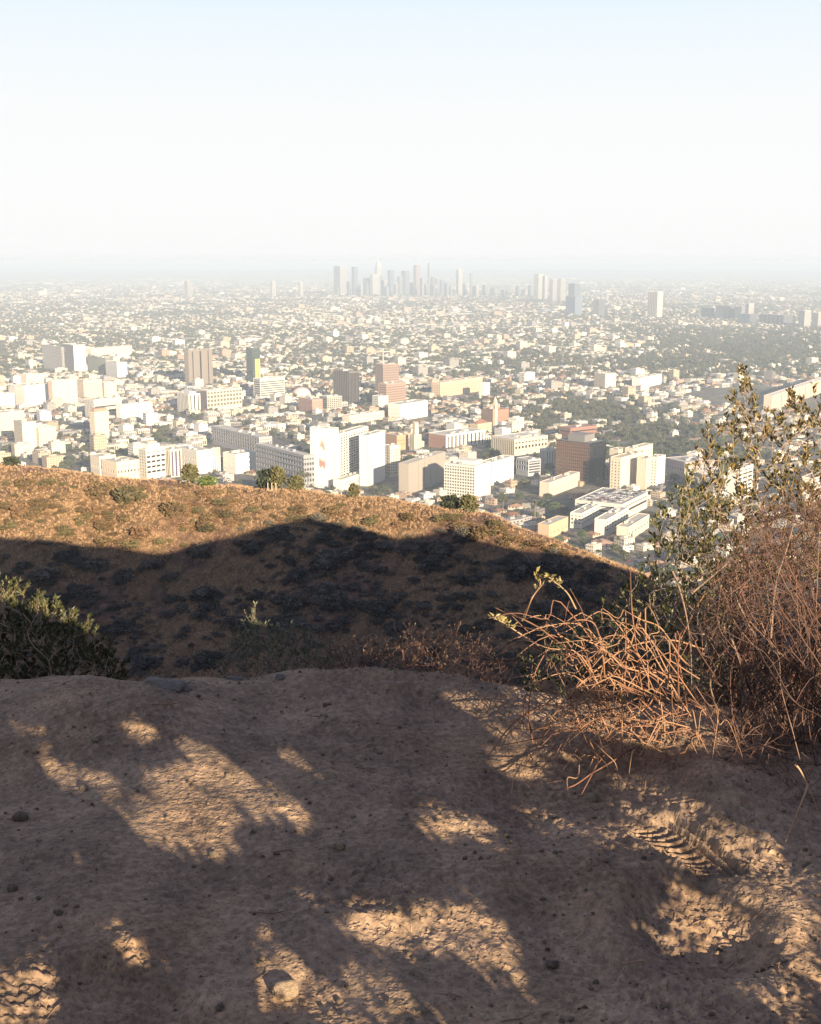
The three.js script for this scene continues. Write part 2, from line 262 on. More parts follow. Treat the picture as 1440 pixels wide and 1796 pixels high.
{
  const b = building('old_hotel', 'cream twelve-storey old hotel with set-back wings right of the brown cube', 'hotel', [1069, 1087, 1132, 862, 804], { turn: 52, left: grid(.6, .55), right: { k: 'grid', s: .86, p: .86, f: 12, b: 7 }, m: cream, roof: roofTan });
  b.add([1124, 1131, 1149, 862, 806], { left: blank, right: grid(.6, .55), m: cream, roof: roofTan });
  b.add([1142, 1150, 1165, 860, 803], { left: grid(.6, .5), right: blank, m: white });
  b.add([1100, 1109, 1143, 846, 788], { left: grid(.6, .5), right: blank, m: cream });
  b.add([1075, 1082, 1097, 846, 790], { left: blank, right: blank, m: beige });
}
building('flat_store', 'long low tan store block in front of the brown cube', 'store', [951, 962, 1016, 872, 848], { turn: 58, left: blank, right: { k: 'grid', s: .7, p: .6, f: 2, b: 14 }, m: M(.55, .44, .37), units: 5 });
const garage = building('parking_deck', 'wide pale parking deck crowded with cars on top, in front of the old cream hotel', 'parking garage', [1008, 1090, 1135, 914, 886], { turn: 60, left: bands(.55, 3), right: bands(.55, 3), m: pale, roof: roofGrey, units: 0 });
{
  const b = building('courtyard_flats', 'white terraced apartment block with dark recessed balconies below the parking deck', 'apartment building', [1013, 1019, 1062, 928, 902], { turn: 62, left: grid(), right: balcony(.4, .5, 4, 9), m: white });
  b.add([1056, 1062, 1101, 941, 913], { left: blank, right: balcony(.4, .5, 4, 8), m: white });
  b.add([1096, 1101, 1138, 950, 926], { left: blank, right: grid(.6, .5, 3, 7), m: cream });
}
building('tan_house', 'tan flat-roofed house at the right end of the dry ridge crest', 'house', [955, 962, 996, 946, 922], { turn: 58, left: blank, right: grid(.7, .7, 2, 5), m: M(.45, .35, .24) });
building('arcade_block', 'wide white-roofed block with shaded arcades behind the balconied white hotel', 'building', [862, 902, 960, 800, 772], { turn: 40, left: { k: 'piers', p: .5, b: 12 }, right: grid(.5, .4, 3, 10), m: beige, roof: M(.55, .53, .49), units: 5 });
building('glass_front_store', 'grey store block with a slanting glass front left of the brown cube', 'store', [905, 926, 948, 836, 808], { left: grid(.3, .2, 3, 5), right: bands(.4), m: M(.36, .37, .40), glass: glassBlue });
building('striped_block', 'small white block with red-brown stripes against the left face of the brown cube', 'building', [948, 957, 975, 826, 790], { left: piers(.5, 4), right: piers(.5, 4), m: pale, glass: brick });
building('brick_end_hall', 'white hall with a brick-red left end beyond the grey box', 'building', [752, 782, 850, 788, 764], { turn: 44, m2: brick, left: grid(.6, .6, 2, 5), right: piers(.6, 10), m: white, units: 5 });
{
  const b = building('church', 'red-roofed church with a tall beige bell tower', 'church', [824, 838, 862, 762, 744], { turn: 48, left: grid(.8, .7, 1, 4), right: grid(.8, .7, 1, 5), m: M(.5, .40, .28), noParapet: true, units: 0, roof: roofRed });
  const f = b.f, c = b.o, roof = new THREE.CylinderGeometry(.01, f.d * .58, f.d * .42, 4, 1); roof.rotateY(Math.PI / 4); roof.scale(f.w / f.d, 1, 1); roof.translate(0, f.h + f.d * .21, 0); part('gable_roof', roof, roofRed, c);
  const g = fit(863, 867, 873, 756, 708, 48 * R, 4), p = g.C.clone().sub(f.C).applyAxisAngle(V(0, 1, 0), -48 * R), s = Math.min(g.w, g.d) * 1.1;
  const t = [box(s, g.h, s, 0, g.h / 2, 0), box(s * .78, g.h * .1, s * .78, 0, g.h * 1.05, 0), box(s * 1.12, .8, s * 1.12, 0, g.h, 0)].map(q => q.translate(p.x, 0, p.z)); part('bell_tower', mergeGeometries(t), M(.66, .52, .36), c);
  const sp = new THREE.ConeGeometry(s * .5, g.h * .16, 8); sp.translate(p.x, g.h * 1.18, p.z); part('spire', sp, M(.66, .52, .36), c);
  const lo = [0, 1, 2, 3].map(k => box(s * .4, g.h * .14, .2, 0, g.h * .86, s / 2 + .05).rotateY(k * Math.PI / 2).translate(p.x, 0, p.z)); lo.forEach(q => part('belfry_opening', q, darkGrey, c));
}
building('orange_brick_hall', 'orange-red brick hall behind the bell tower of the church', 'building', [846, 868, 892, 742, 720], { left: grid(.7, .7, 2, 6), right: grid(.7, .7, 2, 5), m: M(.27, .155, .11), roof: roofRed });
building('red_roof_market', 'low red-roofed market building behind the top of the brown cube', 'building', [980, 1000, 1046, 770, 752], { left: bands(.5, 2), right: bands(.5, 2), m: M(.24, .125, .10), roof: M(.25, .155, .13) });
building('pointed_tower', 'slender white theatre tower with a stepped pointed top', 'tower', [720, 727, 738, 792, 764], { left: piers(.6, 3), right: piers(.7, 3), m: cream, house: [.5, .5, 16] });
building('orange_low_block', 'small orange-brown block just right of the slab hotel roof', 'building', [675, 696, 716, 790, 765], { left: blank, right: grid(.6, .6, 2, 4), m: M(.42, .25, .15) });
building('boxy_white_store', 'boxy white store with two dark openings below the brick-pink tower', 'store', [681, 702, 750, 738, 710], { turn: 52, left: grid(.6, .6, 2, 5), right: { k: 'grid', s: .9, p: .92, f: 2, b: 4 }, m: white });
building('small_white_block', 'small bright white block left of the boxy store and below the brick-pink tower', 'building', [653, 664, 681, 718, 696], { left: grid(), right: blank, m: white });
building('cream_long_hall', 'long low cream hall in front of the black striped tower', 'building', [600, 612, 674, 744, 730], { turn: 50, left: blank, right: grid(.6, .6, 2, 14), m: cream, units: 4 });
// ---- towers of the middle distance
building('black_striped_tower', 'black office tower with pale vertical stripes', 'office tower', [585, 613, 630, 708, 653], { left: piers(.32, 9), right: piers(.28, 7), m: M(.14, .125, .115), glass: M(.012, .012, .016, .15), roof: darkGrey, units: 3 });
{
  const b = building('unfinished_tower', 'pinkish concrete tower under construction behind the brick-pink block', 'tower', [658, 672, 700, 690, 640], { left: grid(.4, .35, 12, 6), right: grid(.4, .3, 12, 8), m: M(.25, .185, .16), glass: M(.13, .09, .075) });
  const f = b.f; part('crane_mast', mergeGeometries([box(1.6, 46, 1.6, -f.w * .25, f.h * .5 + 23 + f.h * .2, 0), box(26, 1.4, 1.4, -f.w * .25 + 6, f.h * .7 + 40, 0)]), M(.45, .40, .32), b.o);
}
building('brick_pink_block', 'brick-pink office block with horizontal window bands', 'office building', [664, 678, 712, 712, 674], { turn: 48, left: bands(.5, 9), right: bands(.55, 9), m: M(.30, .215, .18), glass: M(.14, .095, .08) });
{
  const b = building('billboard_tower', 'slim green-glass tower carrying a tall yellow billboard', 'tower', [433, 444, 457, 670, 611], { left: grid(.25, .2, 16, 4), right: grid(.2, .15, 16, 4), m: M(.075, .092, .088), glass: M(.02, .04, .038, .15) });
  const f = b.f; const t = canvasNoise(64, (u, v) => { const q = tn(u, v, 6, 2, 41) > .58 && u > .25 && u < .75; return q ? [.45, .38, .2] : [.80, .71, .38]; });
  const p = box(f.w * .62, f.h * .56, .6, f.w * .14, f.h * .40, f.d / 2 + .5); part('billboard', p, new THREE.MeshStandardMaterial({ map: t, roughness: .8 }), b.o, { label: 'tall yellow billboard on the sunlit face' });
}
building('banded_block', 'white horizontally banded office block at the foot of the slim billboard tower', 'office building', [445, 457, 500, 700, 665], { turn: 44, left: bands(.4, 9), right: bands(.55, 9), m: pale });
building('tall_grey_tower', 'tall grey-beige office tower with two dark vertical bands', 'office tower', [325, 332, 374, 677, 616], { turn: 52, left: blank, right: { k: 'piers', p: .8, b: 3 }, m: M(.19, .165, .145), glass: M(.02, .018, .02, .2), roof: roofTan });
{
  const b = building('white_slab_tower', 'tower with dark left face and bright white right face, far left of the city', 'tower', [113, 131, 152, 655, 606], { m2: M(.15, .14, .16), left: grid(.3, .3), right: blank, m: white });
}
building('dark_glass_block', 'greenish dark glass block right of the white-faced tower', 'office building', [155, 186, 193, 656, 629], { left: grid(.3, .25), right: grid(.3, .25), m: M(.22, .24, .22), glass: M(.05, .06, .06, .4) });
building('grey_block', 'grey office block left of the white-faced tower', 'office building', [76, 110, 118, 652, 610], { left: grid(.45, .35), right: grid(.45, .35), m: M(.32, .31, .31) });
{
  const b = building('blue_sign_block', 'white block with a pale blue sign on its front', 'building', [186, 206, 224, 662, 637], { left: blank, right: blank, m: white });
  const f = b.f; part('sign', box(f.w * .5, f.h * .8, .6, -f.w * .15, f.h * .52, f.d / 2 + .5), M(.25, .58, .72), b.o, { label: 'pale blue sign panel' });
}
building('far_white_bar', 'long low white hall right of the white-faced tower', 'building', [152, 160, 232, 628, 612], { turn: 55, left: blank, right: blank, m: cream });
{
  const b = building('cream_hotel', 'wide bright cream hotel with a grey left side near the left edge', 'hotel', [28, 45, 87, 714, 677], { turn: 48, left: grid(.6, .55), right: { k: 'grid', s: .9, p: .88, f: 8, b: 10 }, m: white });
  b.add([38, 48, 78, 690, 658], { left: blank, right: grid(.7, .7, 4, 6), m: cream });
}
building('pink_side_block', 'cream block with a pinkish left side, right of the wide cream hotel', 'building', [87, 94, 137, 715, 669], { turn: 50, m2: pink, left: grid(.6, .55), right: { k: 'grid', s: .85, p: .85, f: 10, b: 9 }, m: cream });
{
  const b = building('stepped_cream_block', 'stepped cream and tan block behind the pinkish-sided one', 'building', [137, 148, 180, 700, 668], { left: grid(.6, .5), right: grid(.65, .6), m: M(.64, .51, .36) });
  b.add([178, 184, 205, 698, 672], { left: grid(), right: grid(.65, .6), m: cream }); b.add([150, 158, 172, 690, 658], { left: blank, right: blank, m: beige });
}
building('white_edge_block', 'plain white block cut by the left edge of the view, below the trees', 'building', [-25, -5, 27, 718, 693], { turn: 50, left: grid(), right: { k: 'grid', s: .88, p: .88, f: 5, b: 8 }, m: white });
{
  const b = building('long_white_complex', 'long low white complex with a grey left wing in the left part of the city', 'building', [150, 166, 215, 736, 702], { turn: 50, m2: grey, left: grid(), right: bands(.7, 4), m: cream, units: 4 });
  b.add([205, 212, 268, 740, 712], { left: blank, right: grid(.75, .7, 3, 10), m: white, units: 4 });
}
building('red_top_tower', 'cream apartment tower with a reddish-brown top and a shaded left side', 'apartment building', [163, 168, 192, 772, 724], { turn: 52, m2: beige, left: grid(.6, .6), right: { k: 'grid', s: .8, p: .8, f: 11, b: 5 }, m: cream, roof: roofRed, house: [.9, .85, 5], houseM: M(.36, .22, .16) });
building('left_apartment_row', 'long cream apartment row cut by the left edge of the view', 'apartment building', [-30, -12, 45, 772, 727], { turn: 54, left: grid(), right: { k: 'grid', s: .78, p: .72, f: 9, b: 14 }, m: cream, units: 4 });
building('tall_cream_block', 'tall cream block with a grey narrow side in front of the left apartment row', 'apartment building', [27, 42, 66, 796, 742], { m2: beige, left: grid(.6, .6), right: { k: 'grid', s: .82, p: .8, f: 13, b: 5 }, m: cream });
building('lower_cream_block', 'lower cream block joined to the right of the tall cream one', 'apartment building', [64, 70, 100, 790, 752], { turn: 48, left: grid(), right: grid(.7, .65), m: cream });
{
  const b = building('arched_bank', 'white classical bank with ribbed side and tall arched front', 'bank', [312, 332, 352, 726, 692], { m2: pale, left: piers(.5, 8), right: { k: 'piers', p: .62, b: 3 }, m: white, house: [.5, .7, 4] });
}
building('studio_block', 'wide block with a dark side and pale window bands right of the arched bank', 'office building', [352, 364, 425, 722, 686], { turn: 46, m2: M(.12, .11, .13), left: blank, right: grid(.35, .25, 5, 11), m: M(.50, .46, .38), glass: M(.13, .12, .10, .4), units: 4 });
building('brown_centre_block', 'brown low block below the pink dome in the middle of the city', 'building', [524, 548, 566, 726, 702], { left: grid(.5, .5), right: grid(.6, .6), m: M(.36, .22, .18) });
building('green_corner_block', 'green-grey block with a tan corner strip left of the black striped tower', 'building', [560, 574, 600, 720, 697], { left: bands(.4), right: grid(.4, .3), m: M(.38, .38, .33) });
{
  const f = fit(513, 529, 545, 698, 684), o = group('dome_hall', 'low pinkish domed hall in the middle of the city', 'hall', [f.C.x, PLAIN, f.C.z]), r = (f.w + f.d) / 3; taken.push([f.C.x, f.C.z, r]);
  const d = new THREE.SphereGeometry(r, 20, 8, 0, 6.2832, 0, Math.PI / 2); d.scale(1, .8, 1); d.translate(0, 4, 0); part('dome', d, M(.62, .42, .42), o); const w = new THREE.CylinderGeometry(r * 1.05, r * 1.05, 4, 20); w.translate(0, 2, 0); part('wall', w, pale, o);
}
// ---- lower left, behind the crest
{
  const b = building('flat_cream_school', 'low cream L-shaped block with wide flat roof behind the left of the ridge', 'building', [160, 176, 205, 838, 802], { turn: 44, left: grid(.6, .6, 3, 5), right: grid(.65, .6, 3, 5), m: cream });
  b.add([180, 206, 246, 845, 812], { left: grid(.6, .55, 3, 6), right: grid(.6, .55, 3, 7), m: M(.66, .53, .40) });
}
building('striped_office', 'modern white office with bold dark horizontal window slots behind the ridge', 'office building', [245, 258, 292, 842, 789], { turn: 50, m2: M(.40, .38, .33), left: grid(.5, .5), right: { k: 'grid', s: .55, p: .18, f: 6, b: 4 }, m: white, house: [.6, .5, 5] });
building('fin_wall_block', 'pale block with a purple-dark recess beside the striped office', 'building', [288, 300, 320, 838, 790], { left: piers(.3, 4), right: piers(.5, 3), m: cream, glass: M(.07, .05, .10, .4) });
{
  const b = building('finned_hall', 'white hall with tall pointed fins at its right end behind the ridge', 'hall', [310, 346, 372, 832, 792], { turn: 40, left: grid(.7, .6, 4, 8), right: blank, m: M(.70, .66, .58) });
  const f = b.f; for (let k = 0; k < 5; k++) part('fin', box(1.2, f.h * (1.05 + .05 * (k % 2)), 2.2, f.w / 2 + 1.5 + k * 2.6, f.h * .54, f.d / 2 - 2), white, b.o);
}
building('white_low_rows', 'low white block with a bright right half beside the pointed fins', 'building', [392, 414, 450, 832, 798], { turn: 46, left: grid(.7, .7, 3, 5), right: { k: 'grid', s: .85, p: .85, f: 3, b: 6 }, m: white });
building('dark_apartment_row', 'long dark-sided apartment row with pale roof above the conifers', 'apartment building', [372, 455, 478, 800, 768], { turn: 36, left: grid(.35, .3, 5, 20), right: grid(.55, .5, 5, 5), m: M(.30, .30, .32), roof: roofPale, units: 6 });
building('blue_grey_apartments', 'blue-grey shaded apartment building against the left wall of the slab hotel', 'apartment building', [450, 534, 552, 858, 800], { turn: 36, left: balcony(.35, .35, 6, 18), right: grid(.5, .4, 6, 4), m: M(.24, .25, .28), roof: roofPale, units: 6 });
// ---- right, partly behind the brush
building('slotted_tower', 'white office tower with dark horizontal slots behind the leafy shrub', 'office tower', [1284, 1291, 1318, 882, 824], { turn: 52, left: blank, right: { k: 'grid', s: .5, p: .14, f: 8, b: 3 }, m: white });
building('slotted_edge_tower', 'white banded tower with dark slots at the right edge of the view', 'office tower', [1416, 1422, 1462, 882, 839], { turn: 52, left: blank, right: { k: 'grid', s: .5, p: .14, f: 6, b: 4 }, m: white });
building('grey_shaded_block', 'grey block with one bright cream corner left of the slotted tower', 'building', [1236, 1250, 1284, 884, 842], { turn: 30, m2: cream, left: blank, right: grid(.6, .55, 5, 8), m: M(.30, .30, .32) });
building('purple_grey_row', 'long purple-grey shaded row beyond the old cream hotel', 'building', [1164, 1200, 1252, 838, 812], { turn: 26, left: grid(.6, .6, 3, 8), right: grid(.6, .6, 3, 10), m: M(.30, .27, .29) });
building('wide_arena', 'very wide tan hall with a white roof behind the top of the leafy shrub', 'hall', [1338, 1352, 1470, 722, 695], { turn: 58, left: blank, right: { k: 'piers', p: .9, b: 12 }, m: M(.52, .40, .32), roof: M(.6, .58, .55) });
building('tan_corner_block', 'tan office block with a bright right side on the tree-dotted plain', 'office building', [1042, 1061, 1080, 681, 656], { m2: M(.42, .37, .31), left: grid(.6, .6), right: blank, m: cream });
building('long_tan_block', 'long tan block with a white right end behind the church', 'building', [757, 772, 846, 697, 672], { turn: 54, left: grid(), right: grid(.65, .6, 5, 18), m: M(.5, .38, .27), units: 4 });
building('white_end_block', 'narrow white block closing the right end of the long tan one', 'building', [845, 848, 859, 697, 673], { turn: 52, left: blank, right: blank, m: white });
building('white_garden_house', 'small white house alone among dark trees above the grey shaded block', 'house', [1210, 1217, 1232, 808, 796], { turn: 46, left: blank, right: blank, m: white });
building('pale_twin_halls', 'pair of pale halls in the trees left of the leafy shrub top', 'building', [1108, 1120, 1160, 682, 664], { turn: 56, left: blank, right: { k: 'grid', s: .8, p: .8, f: 3, b: 8 }, m: white });
building('mid_white_tower', 'small white tower block above the long tan one', 'building', [910, 920, 938, 672, 655], { left: grid(), right: blank, m: white });

// ---- the downtown skyscrapers and other far towers
const far = 'skyscraper';
const fb = M(.12, .155, .215), fg = M(.20, .22, .255), fw = M(.40, .39, .37), fd = M(.11, .115, .14), fbr = M(.26, .20, .19), fp = M(.33, .31, .30);
const tower = (label, spec, m, m2, v = {}) => building('skyscraper', label, far, spec, { left: piers(.6, 6), right: piers(.6, 6), m, m2, glass: v.glass || glassBlue, units: 1, ...v });
tower('grey-beige twin-toned skyscraper at the left end of the downtown skyline', [586, 597, 608, 518, 467], fp, fg);
tower('narrow dark blue skyscraper, second from the left end of the skyline', [617, 622, 628, 518, 468], fb, fb);
tower('short bluish tower beside the block under the white spire', [637, 642, 649, 516, 488], fb, fb);
tower('broad white block standing in front of the spired white tower', [649, 654, 667, 518, 482], fw, fw);
{
  const b = tower('tallest white skyscraper with stepped crown and spire', [658, 662, 669, 517, 466], fw, fw, { house: [.7, .7, 25] });
  const s = new THREE.ConeGeometry(6, 36, 6); s.translate(0, b.f.h + 42, 0); part('spire', s, fw, b.o);
}
tower('slim dark blue skyscraper right of the spired white one', [680, 685, 691, 518, 474], fb, fb);
{ const b = tower('stepped blue-grey skyscraper with a lower left shoulder', [704, 711, 718, 518, 475], fb, fg); b.add([697, 701, 706, 518, 485], { left: piers(.6, 3), right: piers(.6, 3), m: fg, units: 0 }); }
tower('brownish flat-topped skyscraper, the highest right of the spire', [725, 730, 737, 518, 465], fbr, fbr);
tower('thin pale needle-like tower right of the brownish skyscraper', [750, 752, 754, 516, 461], fg, fg);
tower('low dark tower just right of the pale needle', [755, 758, 762, 516, 486], fd, fd);
tower('small grey tower between two low dark ones', [763, 766, 770, 516, 489], fg, fg);
tower('small bluish tower near the right end of the downtown cluster', [771, 774, 779, 516, 491], fb, fb);
tower('slender white-topped tower standing apart right of the downtown cluster', [800, 804, 811, 517, 473], fw, fb);
tower('faint thin pale tower right of the white-topped one', [824, 826, 829, 516, 479], fg, fg);
tower('squat grey tower pair-like block in the gap right of downtown', [845, 851, 858, 518, 500], fg, fb);
tower('bright white wide tower, left of two pale beige ones', [936, 944, 952, 526, 481], fw, fw);
tower('narrow white tower pressed against the bright white wide one', [951, 955, 960, 526, 484], fw, fg);
tower('pale beige tower left of its near twin', [963, 969, 976, 530, 490], fp, fp);
tower('pale beige tower right of its near twin', [977, 983, 991, 530, 489], fp, fw);
{ const b = tower('blue-grey glass tower in two tiers, right of the beige twins', [992, 1008, 1021, 553, 520], fb, fb, { glass: fb }); b.add([996, 1007, 1017, 549, 498], { left: piers(.7, 6), right: piers(.7, 6), m: fb, m2: fg, units: 1 }); }
tower('dark brown-grey stubby tower right of the two-tier glass tower', [1040, 1050, 1060, 554, 525], fd, fbr);
tower('large beige tower with a bright right edge standing alone', [1135, 1152, 1161, 558, 512], M(.70, .62, .52), M(.42, .37, .34));
tower('wide dark blue slab, right of the beige lone tower', [1254, 1280, 1288, 560, 537], fd, fd);
tower('lower dark block touching the left of the wide dark slab', [1229, 1246, 1253, 558, 540], fd, fb);
tower('pale blue-grey block touching the right of the wide dark slab', [1288, 1300, 1307, 560, 538], fg, fg);
tower('pale narrow block right of the blue-grey one', [1306, 1312, 1321, 562, 533], fw, fg);
tower('long low dark block spread below the pale narrow one', [1293, 1315, 1326, 568, 551], fd, fb);
tower('long dark grey-blue block near the right edge', [1330, 1374, 1389, 569, 553], fd, fd);
tower('pale tower right of the long dark block', [1400, 1410, 1421, 574, 545], fw, fg);
tower('pale tower cut by the right edge of the view', [1423, 1434, 1446, 574, 549], fw, fg);
tower('lone pale beige tower on the plain far left of downtown', [324, 330, 338, 522, 493], fp, fp);
tower('small pale peaked tower left of downtown', [474, 478, 484, 522, 494], fw, fw);
tower('small pale tower nearest to the left of downtown', [523, 527, 532, 522, 494], fw, fw);
[[592, 506, 9, 'low'], [612, 494, 8, ''], [632, 500, 9, 'low'], [643, 496, 7, ''], [673, 492, 8, ''], [677, 503, 10, 'low'], [694, 499, 8, 'low'], [722, 496, 7, ''], [740, 488, 7, ''], [746, 499, 9, 'low'], [760, 501, 12, 'low'], [783, 497, 8, ''], [790, 503, 12, 'low'], [815, 498, 8, ''], [834, 502, 12, 'low'], [866, 505, 12, 'low'], [884, 509, 12, 'low'], [908, 502, 9, ''], [920, 508, 12, 'low'], [930, 500, 8, '']].forEach(([x, y, w, k], n) => {
  const l = k ? 'low pale grey block filling the gaps between the downtown skyscrapers' : 'plain mid-height grey tower among the downtown skyscrapers'; building('skyscraper', l, far, [x - w / 2, x + w * .1, x + w / 2, 519 + (n % 3), y], { left: piers(.6, 4), right: piers(.6, 4), m: n % 2 ? fg : fp, m2: n % 3 ? fb : fg, glass: glassBlue, units: 0 }, k ? 'low blocks of the downtown skyline' : 'mid-height towers of the downtown skyline'); });
{ const f = fit(68, 78, 92, 520, 500), o = group('domed_hall', 'pale hill-top domed hall far away at the left', 'hall', [f.C.x, PLAIN, f.C.z]); const w = box(f.w, f.h * .5, f.d, 0, f.h * .25, 0); part('wall', w, fw, o); const d = new THREE.SphereGeometry(Math.min(f.w, f.d) * .3, 14, 8); d.translate(0, f.h * .5, 0); part('dome', d, fw, o); }
// ---- cars on the parking deck
let carKinds;
seed(5);
{
  const car = (m) => { const o = group('parked_car', '', 'car');
    const b = new THREE.Shape([[-2.2, .35], [2.2, .35], [2.25, .75], [1.3, .95], [-2.1, .98], [-2.25, .7]].map(p => new THREE.Vector2(...p))); const g = new THREE.ExtrudeGeometry(b, { depth: 1.7, bevelSize: .06, bevelThickness: .06, bevelSegments: 1 }); g.translate(0, 0, -.85); part('car_body', g, m, o);
    const c = new THREE.Shape([[-1.7, .95], [1.0, .95], [.3, 1.45], [-1.2, 1.45]].map(p => new THREE.Vector2(...p))); const k = new THREE.ExtrudeGeometry(c, { depth: 1.45, bevelEnabled: false }); k.translate(0, 0, -.72); part('cabin', k, M(.04, .045, .05, .2), o);
    for (const x of [-1.35, 1.35]) for (const z of [-.8, .8]) { const w = new THREE.CylinderGeometry(.33, .33, .22, 10); w.rotateX(Math.PI / 2); w.translate(x, .33, z); part('wheel', w, M(.02, .02, .02), o); } return o; };
  const kinds = [['white', M(.6, .6, .6, .3)], ['silver', M(.5, .5, .52, .3)], ['black', M(.03, .03, .035, .3)], ['dark red', M(.14, .025, .025, .3)], ['dark blue', M(.03, .04, .08, .3)]].map(([n, m]) => [n, car(m), 0]);
  const f = garage.f, y = PLAIN + f.h + .35, t = garage.turn, dx = dirX(t), dz = dirZ(t);
  carKinds = kinds;
  for (let r = 0; r < 6; r++) for (let k = 0; k < 13; k++) {
    if (rnd() < .35) continue; const x = (k - 6) / 14 * f.w, z = (r - 2.5) / 7 * f.d, p = f.C.clone().addScaledVector(dx, x).addScaledVector(dz, z), K = pick([kinds[0], kinds[2], kinds[1], kinds[2], kinds[3], kinds[4], kinds[1], kinds[0]]);
    const lab = `${K[0]} car parked on the top deck of the pale parking garage`, gr = `${K[0]} cars on the parking deck`;
    if (!K[2]++) { K[1].position.set(p.x, y, p.z); K[1].rotation.y = t + Math.PI / 2; K[1].userData = { label: lab, category: 'car', group: gr }; } else copyOf(K[1], 'parked_car', lab, [p.x, y, p.z], t + Math.PI / 2, null, gr);
  }
}
// ---- streets, small houses and trees of the plain
seed(2024);
const E3 = V(-.588, 0, -.809), N3 = V(-.809, 0, .588);
const BE = 118, BN = 176, ST = 13;   // block sizes along E and N, street width
{
  const g = new Geo(), strip = (o, d, len, wd, y) => { const s = V(-d.z, 0, d.x).multiplyScalar(wd / 2), a = o.clone().addScaledVector(d, -len), b = o.clone().addScaledVector(d, len); const i = [[a, 1], [a, -1], [b, 1], [b, -1]].map(([p, q]) => g.v(p.x + s.x * q, y, p.z + s.z * q)); g.i.push(i[0], i[1], i[2], i[1], i[3], i[2]); };
  const c = V(0, 0, -2000);
  for (let k = -24; k <= 24; k++) { strip(c.clone().addScaledVector(E3, Math.round(-c.dot(E3) / BE) * 0 + k * BE), N3, 2400, ST, PLAIN + .25); strip(c.clone().addScaledVector(N3, k * BN), E3, 2400, ST + 3, PLAIN + .30); }
  setting('street', g.build(), M(.085, .085, .09, .95));
}
const inStreet = (e, n, r) => { const a = ((e % BE) + BE) % BE, b = ((n % BN) + BN) % BN, s = ST / 2 + r; return a < s || a > BE - s || b < s + 1 || b > BN - s - 1; };
// prototypes of small buildings: vertices tinted so that one colour per copy tints walls, roof and windows
function houseGeo(kind) {
  const g = new Geo(), W = [1, 1, 1], D = [.12, .12, .14];
  const quad = (a, b, c, d, col) => { const i = [a, b, c, d].map(p => g.v(...p, col)); g.i.push(i[0], i[1], i[2], i[0], i[2], i[3]); };
  const bx = (x0, x1, y0, y1, z0, z1, cw, ct) => { quad([x0, y0, z1], [x1, y0, z1], [x1, y1, z1], [x0, y1, z1], cw); quad([x1, y0, z0], [x0, y0, z0], [x0, y1, z0], [x1, y1, z0], cw); quad([x0, y0, z0], [x0, y0, z1], [x0, y1, z1], [x0, y1, z0], cw); quad([x1, y0, z1], [x1, y0, z0], [x1, y1, z0], [x1, y1, z1], cw); quad([x0, y1, z1], [x1, y1, z1], [x1, y1, z0], [x0, y1, z0], ct || cw); };
  const win = (fl, n) => { for (let f = 0; f < fl; f++) for (let k = 0; k < n; k++) { const c = -.5 + (k + .5) / n, y = (f + .35) / fl, hw = .22 / n, hh = .36 / fl; bx(c - hw, c + hw, y, y + hh, .5, .508, D); bx(-.508, -.5, y, y + hh, c - hw, c + hw, D); } };
  if (kind === 0) { bx(-.5, .5, 0, 1, -.5, .5, W, [.95, .93, .9]); bx(-.2, .1, 1, 1.25, -.1, .2, W); win(2, 4); }
  if (kind === 1) { bx(-.5, .5, 0, .62, -.5, .5, W); const r = [.55, .36, .28]; quad([-.56, .6, .56], [.56, .6, .56], [.3, 1, 0], [-.3, 1, 0], r); quad([.56, .6, -.56], [-.56, .6, -.56], [-.3, 1, 0], [.3, 1, 0], r); quad([-.56, .6, -.56], [-.56, .6, .56], [-.3, 1, 0], [-.3, 1, 0], r); quad([.56, .6, .56], [.56, .6, -.56], [.3, 1, 0], [.3, 1, 0], r); win(1, 3); }
  if (kind === 2) { bx(-.5, .5, 0, .8, -.5, .1, W, [.9, .88, .85]); bx(-.5, 0, 0, 1, .1, .5, W, [.9, .88, .85]); bx(-.4, -.25, 1, 1.2, .2, .35, [.6, .6, .6]); win(2, 3); }
  if (kind === 3) { bx(-.5, .5, 0, 1, -.5, .5, [.8, .8, .8], W); for (let k = 0; k < 4; k++) bx(-.4 + k * .22, -.3 + k * .22, 1, 1.12, -.3 + (k % 2) * .35, -.12 + (k % 2) * .35, [.55, .55, .57]); for (let k = 0; k < 6; k++) bx(-.46 + k * .16, -.36 + k * .16, .15, .7, .5, .505, D); }
  if (kind === 4) { bx(-.5, .5, 0, 1, -.5, .5, W, [.8, .78, .75]); bx(-.25, .2, 1, 1.1, -.2, .2, W); win(6, 6); }
  return g.build(true);
}
const houseG = [0, 1, 2, 3, 4].map(houseGeo); houseG.forEach(g => { const f = g.toNonIndexed(); f.computeVertexNormals(); Object.assign(g, {}); g.copy(f); });
const houseMat = new THREE.MeshStandardMaterial({ vertexColors: true, roughness: .92 });
const wallTones = [[.60, .575, .52], [.56, .51, .425], [.48, .42, .335], [.40, .33, .255], [.36, .265, .205], [.28, .19, .145], [.27, .265, .265], [.62, .61, .60], [.17, .16, .165]];
